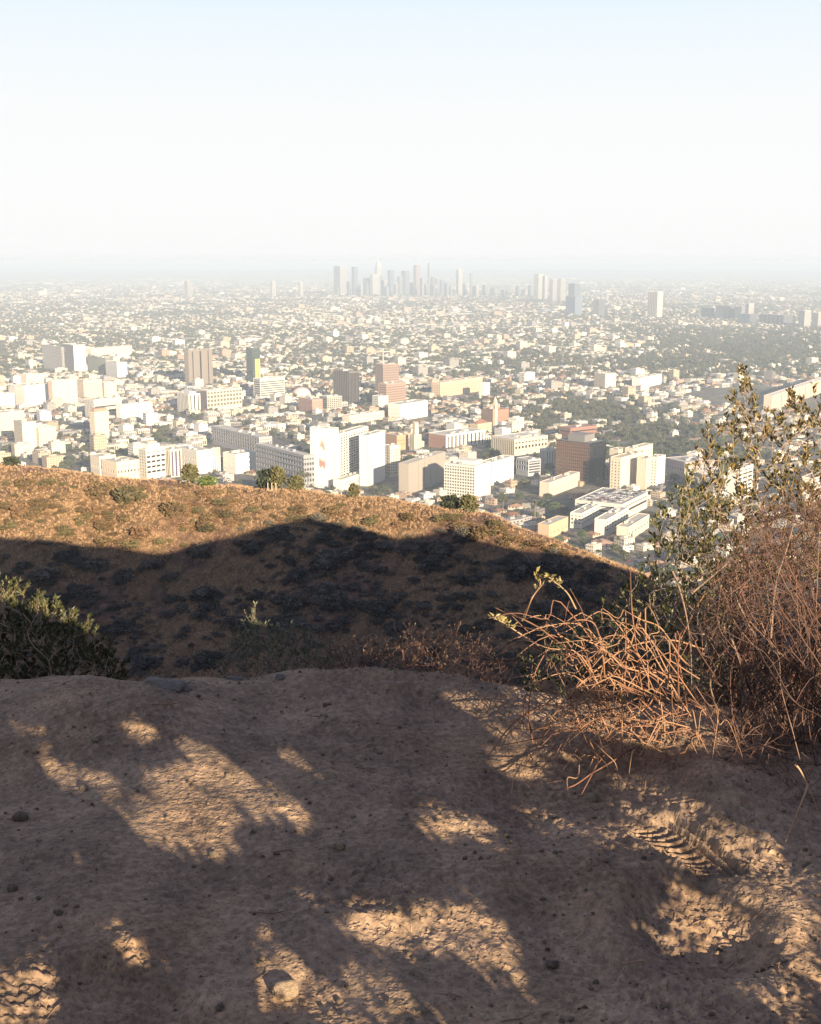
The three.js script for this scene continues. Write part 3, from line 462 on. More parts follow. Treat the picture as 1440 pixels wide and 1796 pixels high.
// a tree crown of leaf clumps round a lumpy core
function crownGeo(nClump, lumps, cl) {
  const g = new Geo(), c0 = new THREE.IcosahedronGeometry(1, lumps), p = c0.attributes.position, tmp = V(0, 0, 0);
  const shape = v => .72 + .34 * noise(v.x * 1.7 + 5, v.y * 1.7 + v.z * 2.3 + 9);
  for (let k = 0; k < p.count; k++) { tmp.fromBufferAttribute(p, k); const s = shape(tmp) * .86; const i = g.v(tmp.x * s, tmp.y * s * .8, tmp.z * s, [.8, .8, .8]); g.i.push(i); }
  for (let k = 0; k < nClump; k++) { const d = V(rr(-1, 1), rr(-.75, 1), rr(-1, 1)).normalize(), s = shape(d) * rr(.8, 1.12), c = rr(.7, 1.35), q = V(d.x * s, d.y * s * .82, d.z * s); for (let m = 0; m < 2; m++) g.leaf(q, V(d.x + rr(-.8, .8), d.y + rr(-.6, .8), d.z + rr(-.8, .8)), cl * rr(.7, 1.3), cl * rr(.6, 1), [c, c, c * .95]); }
  const f = g.build(true).toNonIndexed(); f.computeVertexNormals(); return f;
}
const crownNear = [0, 1, 2].map(() => crownGeo(150, 2, .34)), crownMid = [0, 1].map(() => crownGeo(26, 1, .5)), crownFar = crownGeo(5, 0, .6);
const leafMat = new THREE.MeshStandardMaterial({ vertexColors: true, roughness: .95 });
const trunkMat = M(.11, .08, .055, 1);
const lists = { h: [[], [], [], [], []], tm: [[], []], tf: [], tn: [] }, named = [], namedTrees = [];
const free = (x, z, r) => { for (const t of taken) { const dx = x - t[0], dz = z - t[1]; if (Math.abs(dx) < t[2] + r && dx * dx + dz * dz < (t[2] + r) ** 2 * .72) return false; } return true; };
// how green a place is: parks and leafy quarters as the photograph shows them
const greens = [[1330, 600, 150, 30, .95], [1200, 630, 90, 22, .7], [1040, 716, 120, 22, 1.0], [1180, 770, 80, 40, .6], [960, 930, 60, 40, .3], [1120, 760, 60, 30, .6], [640, 628, 60, 10, .8], [800, 625, 80, 12, .7], [120, 800, 120, 30, .6], [300, 545, 60, 10, .4], [480, 550, 60, 8, .5], [1300, 760, 100, 40, .5], [470, 740, 90, 10, .5], [680, 745, 50, 8, .3], [860, 640, 60, 8, .4], [60, 560, 100, 20, .3]];
const whites = [[90, 690, 150, 50, .8], [250, 700, 150, 60, .6], [300, 600, 250, 30, .4], [760, 590, 250, 50, .4], [1150, 675, 90, 20, .5], [430, 650, 200, 30, .5], [600, 735, 200, 30, .3], [1020, 600, 120, 20, .5]];
const field = (F, px, py) => { let s = 0; for (const [x, y, a, b, k] of F) s += k * Math.exp(-(((px - x) / a) ** 2 + ((py - y) / b) ** 2)); return s; };
function lots(d0, d1, step, big) {
  const span = d1 * 1.12, n = Math.ceil(span / step);
  for (let i = -n; i <= n; i++) for (let j = -n; j <= n; j++) {
    const e = i * step + rr(-.22, .22) * step, q = j * step + rr(-.22, .22) * step, x = E3.x * e + N3.x * q, z = E3.z * e + N3.z * q - 2000 * 0;
    const d = -z; if (d < d0 || d >= d1 || Math.abs(x) > d * .42 + 30) continue;
    const sp = proj(V(x, PLAIN + 6, z)), px = sp[0], py = sp[1];
    if (py > 1040) continue;
    const e2 = V(x, 0, z + 2000).dot(E3), n2 = V(x, 0, z + 2000).dot(N3);
    const near = d < 2600, grn = field(greens, px, py) + (fbm(x / 260 + 9, z / 420 + 3, 3) - .5) * 1.5, wh = field(whites, px, py) + (fbm(x / 300 + 50, z / 500, 2) - .5) * 1.1;
    if (near && inStreet(e2, n2, 5)) { if (rnd() < .62 && !inStreet(e2, n2, 0)) tree(x, z, d, rr(4, 8)); continue; }
    const k = rnd();
    if (k < .72 - grn * .55 + wh * .26) {
      const boul = wh + .5 * hash(Math.floor(e2 / BE), Math.floor(n2 / BN)) + .25;
      let kind, w, l, h;
      if (boul > .68 && rnd() < .42) { kind = rnd() < .7 ? 3 : rnd() < .35 ? 4 : 0; w = Math.max(18, step * rr(.7, 1.15)); l = Math.max(14, step * rr(.55, .85)); h = kind === 4 ? rr(11, 22) : rr(5, 9); }
      else { kind = pick([0, 0, 1, 1, 2, 2]); w = Math.min(step * .9, rr(9, 16)); l = Math.min(step * .8, rr(8, 13)); h = kind === 0 ? rr(4, 9) : rr(4, 6.5); if (big) { w = rr(11, step * .55); l = rr(10, step * .4); h = rr(4.5, 9); } }
      if (!free(x, z, Math.max(w, l) * .5)) continue;
      const tone = kind === 3 ? pick([0, 1, 7, 0, 1, 6]) : pick([0, 0, 1, 1, 1, 2, 2, 3, 3, 4, 6, 7, 8, 6]);
      const it = { x, z, w, l, h, kind, tone, d, px, py, a: TURN + (rnd() < .25 ? Math.PI / 2 : 0) + rr(-.05, .05) + (near && wh < .2 ? rr(-.2, .35) : 0), size: (w + h) / d };
      (near ? named : lists.h[kind]).push(it); if (!near) { for (let t = 0; t < (big ? 3 : 2); t++) tree(x + rr(-.5, .5) * step, z + rr(-.5, .5) * step, d, rr(5, 11)); continue; }
      if (rnd() < .8 + grn * .5) tree(x + E3.x * rr(-1, 1) * step * .6, z + E3.z * step * rr(.4, .6), d, rr(3, 7));
    } else if (k < .98) { const m = near ? 1 + (rnd() < .5 + grn) + (rnd() < grn) : big ? 4 + (grn > .3) * 5 : 2 + (rnd() < grn + .3); for (let t = 0; t < m; t++) tree(x + rr(-.5, .5) * step, z + rr(-.5, .5) * step, d, near ? rr(4.5, 10) : big ? rr(7, 14) : rr(5, 11)); }
  }
}
function tree(x, z, d, h) { if (!free(x, z, h * .35)) return; const it = { x, z, h, d, r: h * rr(.38, .6), size: h / d }; (d < 1750 ? namedTrees : d < 4500 ? lists.tm[rnd() < .5 ? 0 : 1] : lists.tf).push(it); }
lots(900, 2600, 19); lots(2600, 5600, 27); lots(5600, 12500, 50, true); lots(12500, 19000, 120, true);
// what of it can be seen past the crest and the shrub comes first
const hidden = it => { const cy = pl(crestPx.map(p => [p[0], p[1]]), proj(V(it.x, PLAIN, it.z))[0]); return proj(V(it.x, PLAIN + it.h, it.z))[1] > cy - 2; };
const zone = px => px < 330 ? 'in the streets at the left of the city' : px < 545 ? 'in the streets left of the slab hotel tower' : px < 780 ? 'in the streets round the slab hotel tower' : px < 1000 ? 'in the streets between the balconied hotel and the brown cube' : px < 1170 ? 'in the streets round the old cream hotel' : 'in the streets behind the leafy shrub';
const houseWord = ['flat-roofed house', 'hip-roofed house', 'stepped flat-roofed house', 'wide flat-roofed shed', 'six-storey apartment block'], houseCat = ['house', 'house', 'house', 'shed', 'apartment building'], houseName = ['flat_roofed_house', 'hip_roofed_house', 'stepped_house', 'flat_shed', 'apartment_block'];
const toneWord = ['white', 'cream', 'sand-coloured', 'tan', 'light brown', 'reddish-brown', 'grey', 'bright white', 'dark grey'];
{
  const vis = named.filter(t => !hidden(t) && Math.abs(t.px - 720) < 735).sort((a, b) => b.size - a.size), own = {}, tones = wallTones.map(c => new THREE.MeshStandardMaterial({ color: new THREE.Color().setRGB(...c), vertexColors: true, roughness: .92 }));
  const first = new Set(vis.slice(0, 290));
  for (const t of named) {
    if (!first.has(t)) { lists.h[t.kind].push(t); continue; }
    const lab = `${toneWord[t.tone]} ${houseWord[t.kind]} ${zone(t.px)}`, o = single(houseName[t.kind], houseG[t.kind], tones[t.tone], lab, houseCat[t.kind], lab.replace(houseWord[t.kind], houseWord[t.kind] + 's'));
    o.position.set(t.x, PLAIN, t.z); o.rotation.y = t.a; o.scale.set(t.w, t.h, t.l);
  }
  const tv = namedTrees.filter(t => !hidden(t)).sort((a, b) => b.size - a.size), trunk = new THREE.CylinderGeometry(.05, .085, .7, 6); trunk.translate(0, .3, 0);
  const greenTone = [['dark green', [.045, .062, .032]], ['olive green', [.085, .09, .042]], ['mid green', [.055, .085, .035]]].map(([n, c]) => [n, Object.assign(leafMat.clone(), { color: new THREE.Color().setRGB(...c) })]);
  const crowns = crownNear.map(g => { const c = g.clone(); c.scale(.5, .42, .5); c.translate(0, .66, 0); return c; });
  const ft = new Set(tv.slice(0, 280)), proto = {};
  for (const t of namedTrees) {
    if (!ft.has(t)) { lists.tm[0].push(t); continue; }
    const k = Math.floor(rnd() * 3), c = Math.floor(rnd() * 3), lab = `${greenTone[c][0]} round-crowned tree ${zone(proj(V(t.x, PLAIN, t.z))[0])}`, key = k + '' + c;
    let o; if (proto[key]) o = copyOf(proto[key], 'street_tree', lab, [0, 0, 0], 0, null, lab + 's'); else { o = proto[key] = group('street_tree', lab, 'tree', [0, 0, 0], lab + 's'); part('crown', crowns[k], greenTone[c][1], o); part('trunk', trunk, trunkMat, o); }
    o.userData.group = lab.replace('tree', 'trees'); o.position.set(t.x, PLAIN, t.z); o.rotation.y = rr(0, 6); o.scale.set(t.r * 2, t.h, t.r * 2);
  }
}
{   // cars along the nearest streets
  seed(8); let n = 0; const K = carKinds;
  for (let k = 0; k < 20000 && n < 110; k++) {
    const z = -rr(930, 1330), x = rr(-.1, .36) * -z, rel = V(x, 0, z + 2000), e = rel.dot(E3), q = rel.dot(N3), along = rnd() < .5, off = (rnd() < .5 ? -1 : 1) * rr(2, 4.6);
    const e2 = along ? Math.round(e / BE) * BE + off : e, q2 = along ? q : Math.round(q / BN) * BN + off, p = V(0, 0, -2000).addScaledVector(E3, e2).addScaledVector(N3, q2); if (!free(p.x, p.z, 3)) continue;
    const sp = proj(V(p.x, PLAIN, p.z)); if (sp[0] < 640 || sp[0] > 1190 || sp[1] > 1010 || hidden({ x: p.x, z: p.z, h: 1.4 })) continue;
    const kd = pick(K), side = sp[0] < 900 ? 'right of the slab hotel tower' : sp[0] < 1050 ? 'below the brown cube' : 'near the parking deck', lab = `${kd[0]} car on a street ${side}`; n++;
    copyOf(kd[1], 'parked_car', lab, [p.x, PLAIN + .32, p.z], along ? Math.atan2(-N3.z, N3.x) : Math.atan2(-E3.z, E3.x), null, lab.replace('car on a street', 'cars on the streets'));
  }
}
function scatter(name, geo, m, items, place, label, category) {
  if (!items.length) return; const im = shadows(new THREE.InstancedMesh(geo, m, items.length)), o = new THREE.Object3D(), c = new THREE.Color(); im.name = name; im.userData = { kind: 'stuff', label, category };
  items.forEach((t, k) => { o.position.set(0, 0, 0); o.rotation.set(0, 0, 0); o.scale.set(1, 1, 1); const col = place(o, t); o.updateMatrix(); im.setMatrixAt(k, o.matrix); im.setColorAt(k, c.setRGB(...col)); });
  scene.add(im); return im;
}
const put = (o, t) => { o.position.set(t.x, PLAIN, t.z); o.rotation.y = t.a; o.scale.set(t.w, t.h, t.l); const k = rr(.9, 1.08); return wallTones[t.tone].map(v => Math.min(.85, v * k)); };
['mass of small pale flat-roofed houses spread over the plain', 'mass of small hip-roofed houses spread over the plain', 'mass of stepped pale houses spread over the plain', 'mass of wide pale flat roofs spread over the plain', 'mass of mid-rise apartment blocks over the plain'].forEach((l, k) => scatter(['flat_house_mass', 'hip_house_mass', 'stepped_house_mass', 'flat_shed_mass', 'apartment_mass'][k], houseG[k], houseMat, lists.h[k], put, l, 'houses'));
const putTree = (o, t) => { o.position.set(t.x, PLAIN + t.h * .52, t.z); o.rotation.set(rr(-.2, .2), rr(0, 6), 0); o.scale.set(t.r, t.h * .55, t.r); const k = rr(.75, 1.35), w = rnd(); return [lerp(.04, .072, w) * k, lerp(.05, .07, w) * k, lerp(.03, .04, w) * k]; };
scatter('tree_mass', crownMid[0], leafMat, lists.tm[0], putTree, 'mass of dark green trees between the houses of the nearer plain', 'trees');
scatter('leafy_tree_mass', crownMid[1], leafMat, lists.tm[1], putTree, 'mass of leafy trees between the houses of the middle plain', 'trees');
scatter('far_tree_mass', crownFar, leafMat, lists.tf, putTree, 'mass of hazy trees over the far plain', 'trees');
console.log('lots', lists.h.map(a => a.length), lists.tm.map(a => a.length), lists.tf.length, named.length, namedTrees.length);
// ---------------------------------------------------------------- the dry slope across the canyon
seed(31);
const shadeY = x => pl(shadeLine, x);
const shrubProto = [0, 1, 2, 3].map(k => { const g = crownGeo(230, 2, .26); g.translate(0, .45, 0); return g; });
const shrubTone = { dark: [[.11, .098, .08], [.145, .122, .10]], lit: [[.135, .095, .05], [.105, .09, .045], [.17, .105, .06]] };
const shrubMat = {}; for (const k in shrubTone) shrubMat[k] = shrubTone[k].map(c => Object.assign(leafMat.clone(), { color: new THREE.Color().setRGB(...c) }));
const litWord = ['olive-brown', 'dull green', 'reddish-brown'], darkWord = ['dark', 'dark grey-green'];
const slopeZone = x => x < 250 ? 'at its left' : x < 500 ? 'left of its middle' : x < 720 ? 'in its middle' : x < 900 ? 'right of its middle' : 'at its right end';
const heroShrubs = [[12, 847, 10], [43, 845, 14], [78, 854, 10], [39, 893, 20], [58, 895, 14], [113, 928, 14], [175, 856, 20], [226, 864, 24], [171, 891, 18], [303, 891, 22], [249, 930, 16], [406, 879, 12], [233, 938, 10], [113, 972, 20], [167, 985, 22], [78, 1004, 26], [105, 1043, 20], [140, 1032, 18], [218, 1008, 20], [43, 989, 14], [264, 985, 16], [296, 1008, 14], [354, 962, 18], [443, 954, 22], [490, 926, 18], [362, 1032, 26], [365, 1059, 22], [175, 1043, 10], [206, 1101, 14], [233, 1101, 14], [327, 1101, 12], [268, 1160, 14], [362, 1152, 26], [420, 1086, 22], [486, 1090, 18], [517, 1055, 26], [628, 928, 18], [572, 932, 8], [558, 908, 16], [578, 978, 28], [601, 966, 20], [523, 1005, 20], [570, 1029, 22], [593, 1052, 26], [589, 1091, 20], [617, 1075, 10], [667, 1060, 24], [636, 1060, 14], [698, 1044, 14], [694, 1095, 18], [663, 1091, 12], [663, 1021, 8], [722, 955, 24], [772, 959, 26], [811, 935, 20], [842, 932, 20], [714, 904, 14], [698, 918, 12], [788, 904, 12], [757, 986, 20], [807, 1013, 14], [827, 1044, 12], [889, 943, 18], [904, 978, 22], [924, 994, 30], [967, 970, 14], [986, 990, 24], [796, 1091, 12], [819, 1102, 14], [846, 1098, 12], [1000, 1030, 26], [960, 1060, 20], [1040, 1010, 22], [640, 990, 12], [320, 850, 9], [510, 900, 12]];
{
  const protos = {}, small = [];
  const place = (px, py, rad, own) => {
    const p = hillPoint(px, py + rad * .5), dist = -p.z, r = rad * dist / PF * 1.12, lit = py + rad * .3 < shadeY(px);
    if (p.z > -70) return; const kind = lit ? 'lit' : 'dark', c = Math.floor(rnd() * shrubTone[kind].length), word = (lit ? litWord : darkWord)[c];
    if (!own) { small.push([p, r, c, kind]); return; }
    const size = rad > 21 ? 'large' : rad > 13 ? 'medium-sized' : 'small', lab = `${size} ${word} round shrub on the ${lit ? 'sunlit dry' : 'shaded'} slope, ${slopeZone(px)}`, k = Math.floor(rnd() * 4), key = kind + c + k, gr = lab.replace('shrub', 'shrubs');
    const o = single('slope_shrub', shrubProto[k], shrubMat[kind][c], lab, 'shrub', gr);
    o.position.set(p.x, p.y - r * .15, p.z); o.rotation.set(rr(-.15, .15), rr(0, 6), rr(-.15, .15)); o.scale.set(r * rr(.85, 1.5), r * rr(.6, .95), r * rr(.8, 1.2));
  };
  for (const [x, y, r0] of heroShrubs) { const r = r0 * .82; place(x, y, r, true); if (r > 11) for (let k = 0; k < 5; k++) { const q = rr(.2, .5) * r; place(x + rr(-1.5, 1.5) * r, y + rr(-.5, 1) * r, q, k < 2); } }
  for (let k = 0, n = 0; k < 12000 && n < 2200; k++) {
    const x = rr(-20, 1180), cy = pl(crestPx.map(p => [p[0], p[1]]), x), y = rr(cy + 6, 1190), den = fbm(x / 90, y / 60 + 4, 3) + (y < shadeY(x) ? .10 : .09) + .1 * sm(400, 700, x) * sm(960, 1010, y);
    if (rnd() > sm(.45, .68, den)) continue; place(x, y, rnd() < .16 ? rr(6, 12) : rr(2, 5.5), n < 110 && rnd() < .4); n++;
  }
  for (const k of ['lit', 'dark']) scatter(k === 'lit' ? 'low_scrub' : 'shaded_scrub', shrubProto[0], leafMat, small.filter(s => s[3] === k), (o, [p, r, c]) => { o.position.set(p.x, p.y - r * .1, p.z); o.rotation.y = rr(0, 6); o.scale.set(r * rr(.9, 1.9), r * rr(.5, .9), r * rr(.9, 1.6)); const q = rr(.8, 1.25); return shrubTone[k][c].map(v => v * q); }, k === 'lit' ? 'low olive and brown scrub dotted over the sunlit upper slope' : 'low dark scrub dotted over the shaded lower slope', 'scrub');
  // dry grass
  const g = new Geo(); for (let k = 0; k < 9; k++) { const a = rr(0, 6.28), r = rr(0, .22), x = Math.cos(a) * r, z = Math.sin(a) * r, l = rr(.5, 1), b = rr(0, 6.28), w = .05, c = rr(.8, 1.25), lx = Math.cos(b) * .35 * l, lz = Math.sin(b) * .35 * l; g.i.push(g.v(x - w * Math.sin(b), 0, z + w * Math.cos(b), [c, c, c]), g.v(x + w * Math.sin(b), 0, z - w * Math.cos(b), [c, c, c]), g.v(x + lx, l, z + lz, [c, c, c])); }
  const tufts = []; for (let k = 0; k < 160000 && tufts.length < 52000; k++) { const x = rr(-105, 75), z = rr(-235, -120), y = ridge(x, z); if (Math.abs(x) > -z * .36) continue; const soil = sm(.48, .66, fbm(x / 14 + 40, z / 14, 4) * .6 + fbm(x / 3.2, z / 3.2 + 60, 3) * .4); if (rnd() < soil * .75) continue; tufts.push([x, y, z, soil]); }
  scatter('dry_grass', g.build(), new THREE.MeshStandardMaterial({ vertexColors: true, roughness: 1 }), tufts, (o, [x, y, z, s]) => { o.position.set(x, y - .03, z); o.rotation.y = rr(0, 6); const h = rr(.22, .6); o.scale.set(h * 1.5, h, h * 1.5); const q = rr(.8, 1.2); return [lerp(.385, .28, s) * q, lerp(.258, .178, s) * q, lerp(.152, .13, s) * q]; }, 'dry golden grass over the slope across the canyon', 'grass');
  // trees and bushes along the crest
  const trees = [['dark conifer-like tree on the crest left of the slab hotel', 470, 822, 860, 20, 0], ['lighter conical tree right of the dark conifer on the crest', 486, 818, 858, 15, 1], ['low brown-green bush on the crest just left of the slab hotel foot', 519, 834, 862, 14, 1], ['olive tree on the crest below the finned white hall', 334, 814, 848, 15, 1], ['bright green low bush on the crest right of the olive tree', 364, 836, 852, 17, 2], ['narrow brown-green tree on the crest below the right end of the slab hotel', 621, 848, 876, 9, 1], ['dark bush on the crest in front of the balconied white hotel', 789, 868, 896, 18, 0], ['olive bush on the crest right of the dark bush before the balconied hotel', 822, 868, 902, 16, 1], ['dark round tree behind the crest at the far left of the ridge', 20, 800, 826, 14, 0]];
  const tone = [[.035, .045, .026], [.10, .095, .042], [.10, .14, .035]].map(c => Object.assign(leafMat.clone(), { color: new THREE.Color().setRGB(...c) }));
  for (const [l, x, yt, yb, w, c] of trees) { const z = pl(crestPx.map(p => [p[0], p[2]]), x) - 2, P = atZ(x, yb, z), T = atZ(x, yt, z), h = T.y - P.y, o = group(h > 3 ? 'crest_tree' : 'crest_bush', l, h > 3 ? 'tree' : 'bush', [P.x, P.y, P.z]), r = w * -z / PF; const g2 = crownNear[c].clone(); g2.scale(r, h * .55, r); g2.translate(0, h * .52, 0); part('crown', g2, tone[c], o); const t = new THREE.CylinderGeometry(h * .03, h * .05, h * .7, 6); t.translate(0, h * .3, 0); part('trunk', t, trunkMat, o); }
  for (const [x, l] of [[470, 'leftmost of three thin pale posts on the ridge crest'], [477, 'middle of three thin pale posts on the ridge crest'], [484, 'rightmost of three thin pale posts on the ridge crest']]) { const z = pl(crestPx.map(p => [p[0], p[2]]), x) + 3, p = hillPoint(x, 861); const c = new THREE.CylinderGeometry(.06, .08, 1.5, 8); c.translate(0, .7, 0); const o = single('fence_post', c, M(.5, .42, .33), l, 'post', 'posts on the ridge crest'); o.position.copy(p); }
}
// palms among the near streets
{
  const palm = h => { const o = group('palm_tree', '', 'palm tree'); const t = new THREE.CylinderGeometry(h * .018, h * .03, h, 8); t.translate(0, h / 2, 0); part('trunk', t, M(.18, .14, .10), o); const g = new Geo();
    for (let k = 0; k < 46; k++) { const a = rr(0, 6.28), up = rr(-.9, .9), d = V(Math.cos(a), up, Math.sin(a)), L = h * .22; let p = V(0, h, 0); for (let s = 0; s < 4; s++) { const q = p.clone().addScaledVector(d, L / 4), c = rr(.8, 1.3); const sd = V(-Math.sin(a), 0, Math.cos(a)).multiplyScalar(h * .028 * (1 - s / 5)); const i = [p.clone().add(sd), p.clone().sub(sd), q.clone().sub(sd), q.clone().add(sd)].map(v => g.v(v.x, v.y, v.z, [c, c, c])); g.i.push(i[0], i[1], i[2], i[0], i[2], i[3]); p = q; d.y -= .35; } }
    part('fronds', g.build(), Object.assign(leafMat.clone(), { color: new THREE.Color().setRGB(.075, .075, .028), side: THREE.DoubleSide }), o); return o; };
  const list = [[938, 916, 874, 'tall palm with drooping fronds above the roofs right of the ridge end'], [524, 862, 826, 'thin palm left of three in front of the blue-grey apartments'], [531, 862, 822, 'thin palm between two others in front of the blue-grey apartments'], [540, 862, 827, 'thin palm right of three, closest to the slab hotel'], [882, 902, 866, 'palm among the low roofs just past the ridge crest'], [1083, 965, 938, 'short palm below the white terraced apartments'], [1158, 962, 930, 'palm at the left edge of the leafy shrub']];
  for (const [x, yb, yt, l] of list) { const p = onLevel(x, yb, PLAIN), h = (yb - yt) * p.length() / PF * .9, o = palm(h); o.position.copy(p); o.userData.label = l; }
}
// ---------------------------------------------------------------- foreground plants
seed(99);
const stemMat = new THREE.MeshStandardMaterial({ vertexColors: true, roughness: .85 });
const leafFront = new THREE.MeshPhysicalMaterial({ vertexColors: true, roughness: .55, side: THREE.DoubleSide });
const jitter = (p, a) => V(p.x + rr(-a, a), p.y + rr(-a, a), p.z + rr(-a, a));
// points inside an outline seen from the viewpoint, spread over a range of distances
function fill(poly, n, z0, z1) { const xs = poly.map(p => p[0]), ys = poly.map(p => p[1]), x0 = Math.min(...xs), x1 = Math.max(...xs), y0 = Math.min(...ys), y1 = Math.max(...ys), out = []; for (let k = 0; k < n * 30 && out.length < n; k++) { const x = rr(x0, x1), y = rr(y0, y1); if (inPoly(x, y, poly)) { const z = rr(z0, z1); out.push(atZ(x, y, z)); } } return out; }
// a branching skeleton that grows from its roots to reach the given points
function branches(roots, pts) {
  const nodes = roots.map(p => ({ p, up: null, n: 0, len: 0 })); pts.sort((a, b) => Math.min(...roots.map(r => r.distanceTo(a))) - Math.min(...roots.map(r => r.distanceTo(b))));
  for (const p of pts) { let best = null, bd = 1e9; for (const q of nodes) { const d = q.p.distanceTo(p) + q.len * .12 + (p.y < q.p.y ? .12 : 0); if (d < bd) { bd = d; best = q; } } const L = best.p.distanceTo(p); nodes.push({ p, up: best, n: 0, len: best.len + L }); }
  for (let k = nodes.length - 1; k >= 0; k--) { const q = nodes[k]; if (!q.kids) q.tip = true, q.n = Math.max(q.n, 1); if (q.up) { q.up.n += q.n; q.up.kids = true; } }
  return nodes;
}
function stems(g, nodes, r, cf, bend = .12) { for (const q of nodes) if (q.up) { const a = q.up.p, b = q.p, L = a.distanceTo(b), m = jitter(a.clone().lerp(b, .5), L * bend), up = q.up.up ? a.clone().sub(q.up.up.p).multiplyScalar(.12) : V(0, L * .1, 0); m.add(up); g.tube(curve([a, m, b], Math.max(2, Math.min(5, Math.round(L / .05)))), Math.min(r * Math.pow(q.n, .45), r * Math.pow(q.up.n, .45)), r * Math.pow(q.n, .45) * .85, cf(), 4); } }
const mixc = (a, b, t, k = 1) => [lerp(a[0], b[0], t) * k, lerp(a[1], b[1], t) * k, lerp(a[2], b[2], t) * k];
function leafy(name, label, category, spec) {
  const { poly, n, z, roots, r = .0016, bark = [[.20, .15, .11], [.30, .22, .16]], leaf, per, len, wid, up = .8, sub } = spec;
  const pts = [...fill(poly, n, z[0], z[1]), ...(spec.extra || [])], nodes = branches(roots, pts), o = group(name, label, category, [0, 0, 0]);
  const base = roots[0], sg = new Geo(); stems(sg, nodes, r, () => mixc(bark[0], bark[1], rnd(), rr(.8, 1.2)));
  const lg = new Geo();
  for (const q of nodes) if (q.up && (q.tip || rnd() < (spec.inner ?? .5))) {
    const ax = q.p.clone().sub(q.up.p).normalize().add(V(rr(-.3, .3), up * rr(.5, 1.2), rr(-.3, .3))).normalize(), L = (spec.shoot ?? .12) * rr(.6, 1.3), e = q.p.clone().addScaledVector(ax, L);
    sg.tube([q.p, q.p.clone().lerp(e, .5).add(V(rr(-.1, .1) * L, 0, rr(-.1, .1) * L)), e], r * .9, r * .5, mixc(bark[0], bark[1], rnd()), 3);
    for (let k = 0; k < per; k++) { const t = Math.pow(rnd(), .7), p = q.p.clone().addScaledVector(ax, L * t), d = V(rr(-1, 1), rr(-.2, 1), rr(-1, 1)).normalize().addScaledVector(ax, rr(.3, 1.3)); lg.leaf(p, d, len * rr(.6, 1.25), wid * rr(.7, 1.2), mixc(leaf[0], leaf[1], Math.pow(rnd(), 1.7), rr(.7, 1.3))); }
  }
  const move = g => { g.translate(-base.x, -base.y, -base.z); return g; };
  o.position.copy(base); part('stems', move(sg.build()), stemMat, o); if (lg.i.length) part('foliage', move(lg.build(false)), leafFront, o);
  return o;
}
const foot = (px, z, dy = 0) => { const x = (px - 720) / PF * (-z * CP + .3); return V(x, Math.max(land(x, z), -9) - .05 + dy, z); };
leafy('evergreen_shrub', 'dense dark green shrub at the left brink of the dirt, its shoots sunlit on top', 'shrub', { poly: [[-330, 990], [-120, 1005], [0, 1026], [40, 1040], [90, 1066], [112, 1080], [170, 1118], [205, 1155], [218, 1200], [140, 1215], [0, 1225], [-330, 1240]], n: 1500, z: [-5.0, -6.2], roots: [foot(-60, -5.6), foot(60, -5.5), foot(-220, -5.7), foot(140, -5.3)], leaf: [[.03, .038, .015], [.085, .08, .026]], per: 22, len: .026, wid: .010, shoot: .065, up: .9, inner: .9 });
leafy('sage_shrub', 'grey-green sage-like shrub at the brink left of the middle', 'shrub', { poly: [[392, 1192], [402, 1150], [430, 1122], [441, 1090], [462, 1118], [500, 1122], [535, 1128], [572, 1158], [585, 1200]], n: 260, z: [-4.95, -5.4], roots: [foot(450, -5.1), foot(520, -5.1)], leaf: [[.07, .082, .052], [.12, .13, .08]], per: 13, len: .022, wid: .006, shoot: .08, up: 1.2, r: .001 });
leafy('reddish_dry_shrub', 'low dark reddish dry shrub along the brink in the middle', 'shrub', { poly: [[560, 1200], [570, 1148], [620, 1140], [690, 1128], [760, 1118], [840, 1132], [895, 1170], [870, 1222], [700, 1200]], n: 330, z: [-4.75, -5.3], roots: [foot(600, -5), foot(690, -5), foot(790, -4.9), foot(850, -4.9)], leaf: [[.10, .05, .035], [.09, .08, .05]], bark: [[.08, .04, .032], [.15, .075, .052]], per: 5, len: .016, wid: .005, shoot: .08, up: .9, r: .0011 });
leafy('dark_shrub', 'dark leafy shrub in the shade behind the arching bare twigs', 'shrub', { poly: [[905, 1195], [930, 1160], [1000, 1125], [1070, 1075], [1120, 1020], [1200, 1020], [1250, 1110], [1270, 1330], [1150, 1345], [1050, 1290], [930, 1240]], n: 520, z: [-4.5, -5.4], roots: [foot(1050, -4.8), foot(1140, -4.8), foot(1210, -4.6)], leaf: [[.04, .05, .022], [.10, .10, .035]], per: 9, len: .026, wid: .012, shoot: .09, up: .9 });
leafy('dark_shrub', 'dark leafy shrub in the shade behind the mass of dead branches at the right edge', 'shrub', { poly: [[1230, 1340], [1240, 1120], [1280, 1020], [1400, 960], [1560, 940], [1580, 1400], [1300, 1400]], n: 760, z: [-4.8, -5.7], roots: [foot(1300, -5.1), foot(1400, -5.1), foot(1500, -5.1)], leaf: [[.03, .035, .016], [.06, .06, .025]], per: 10, len: .03, wid: .014, shoot: .09, up: .9 });
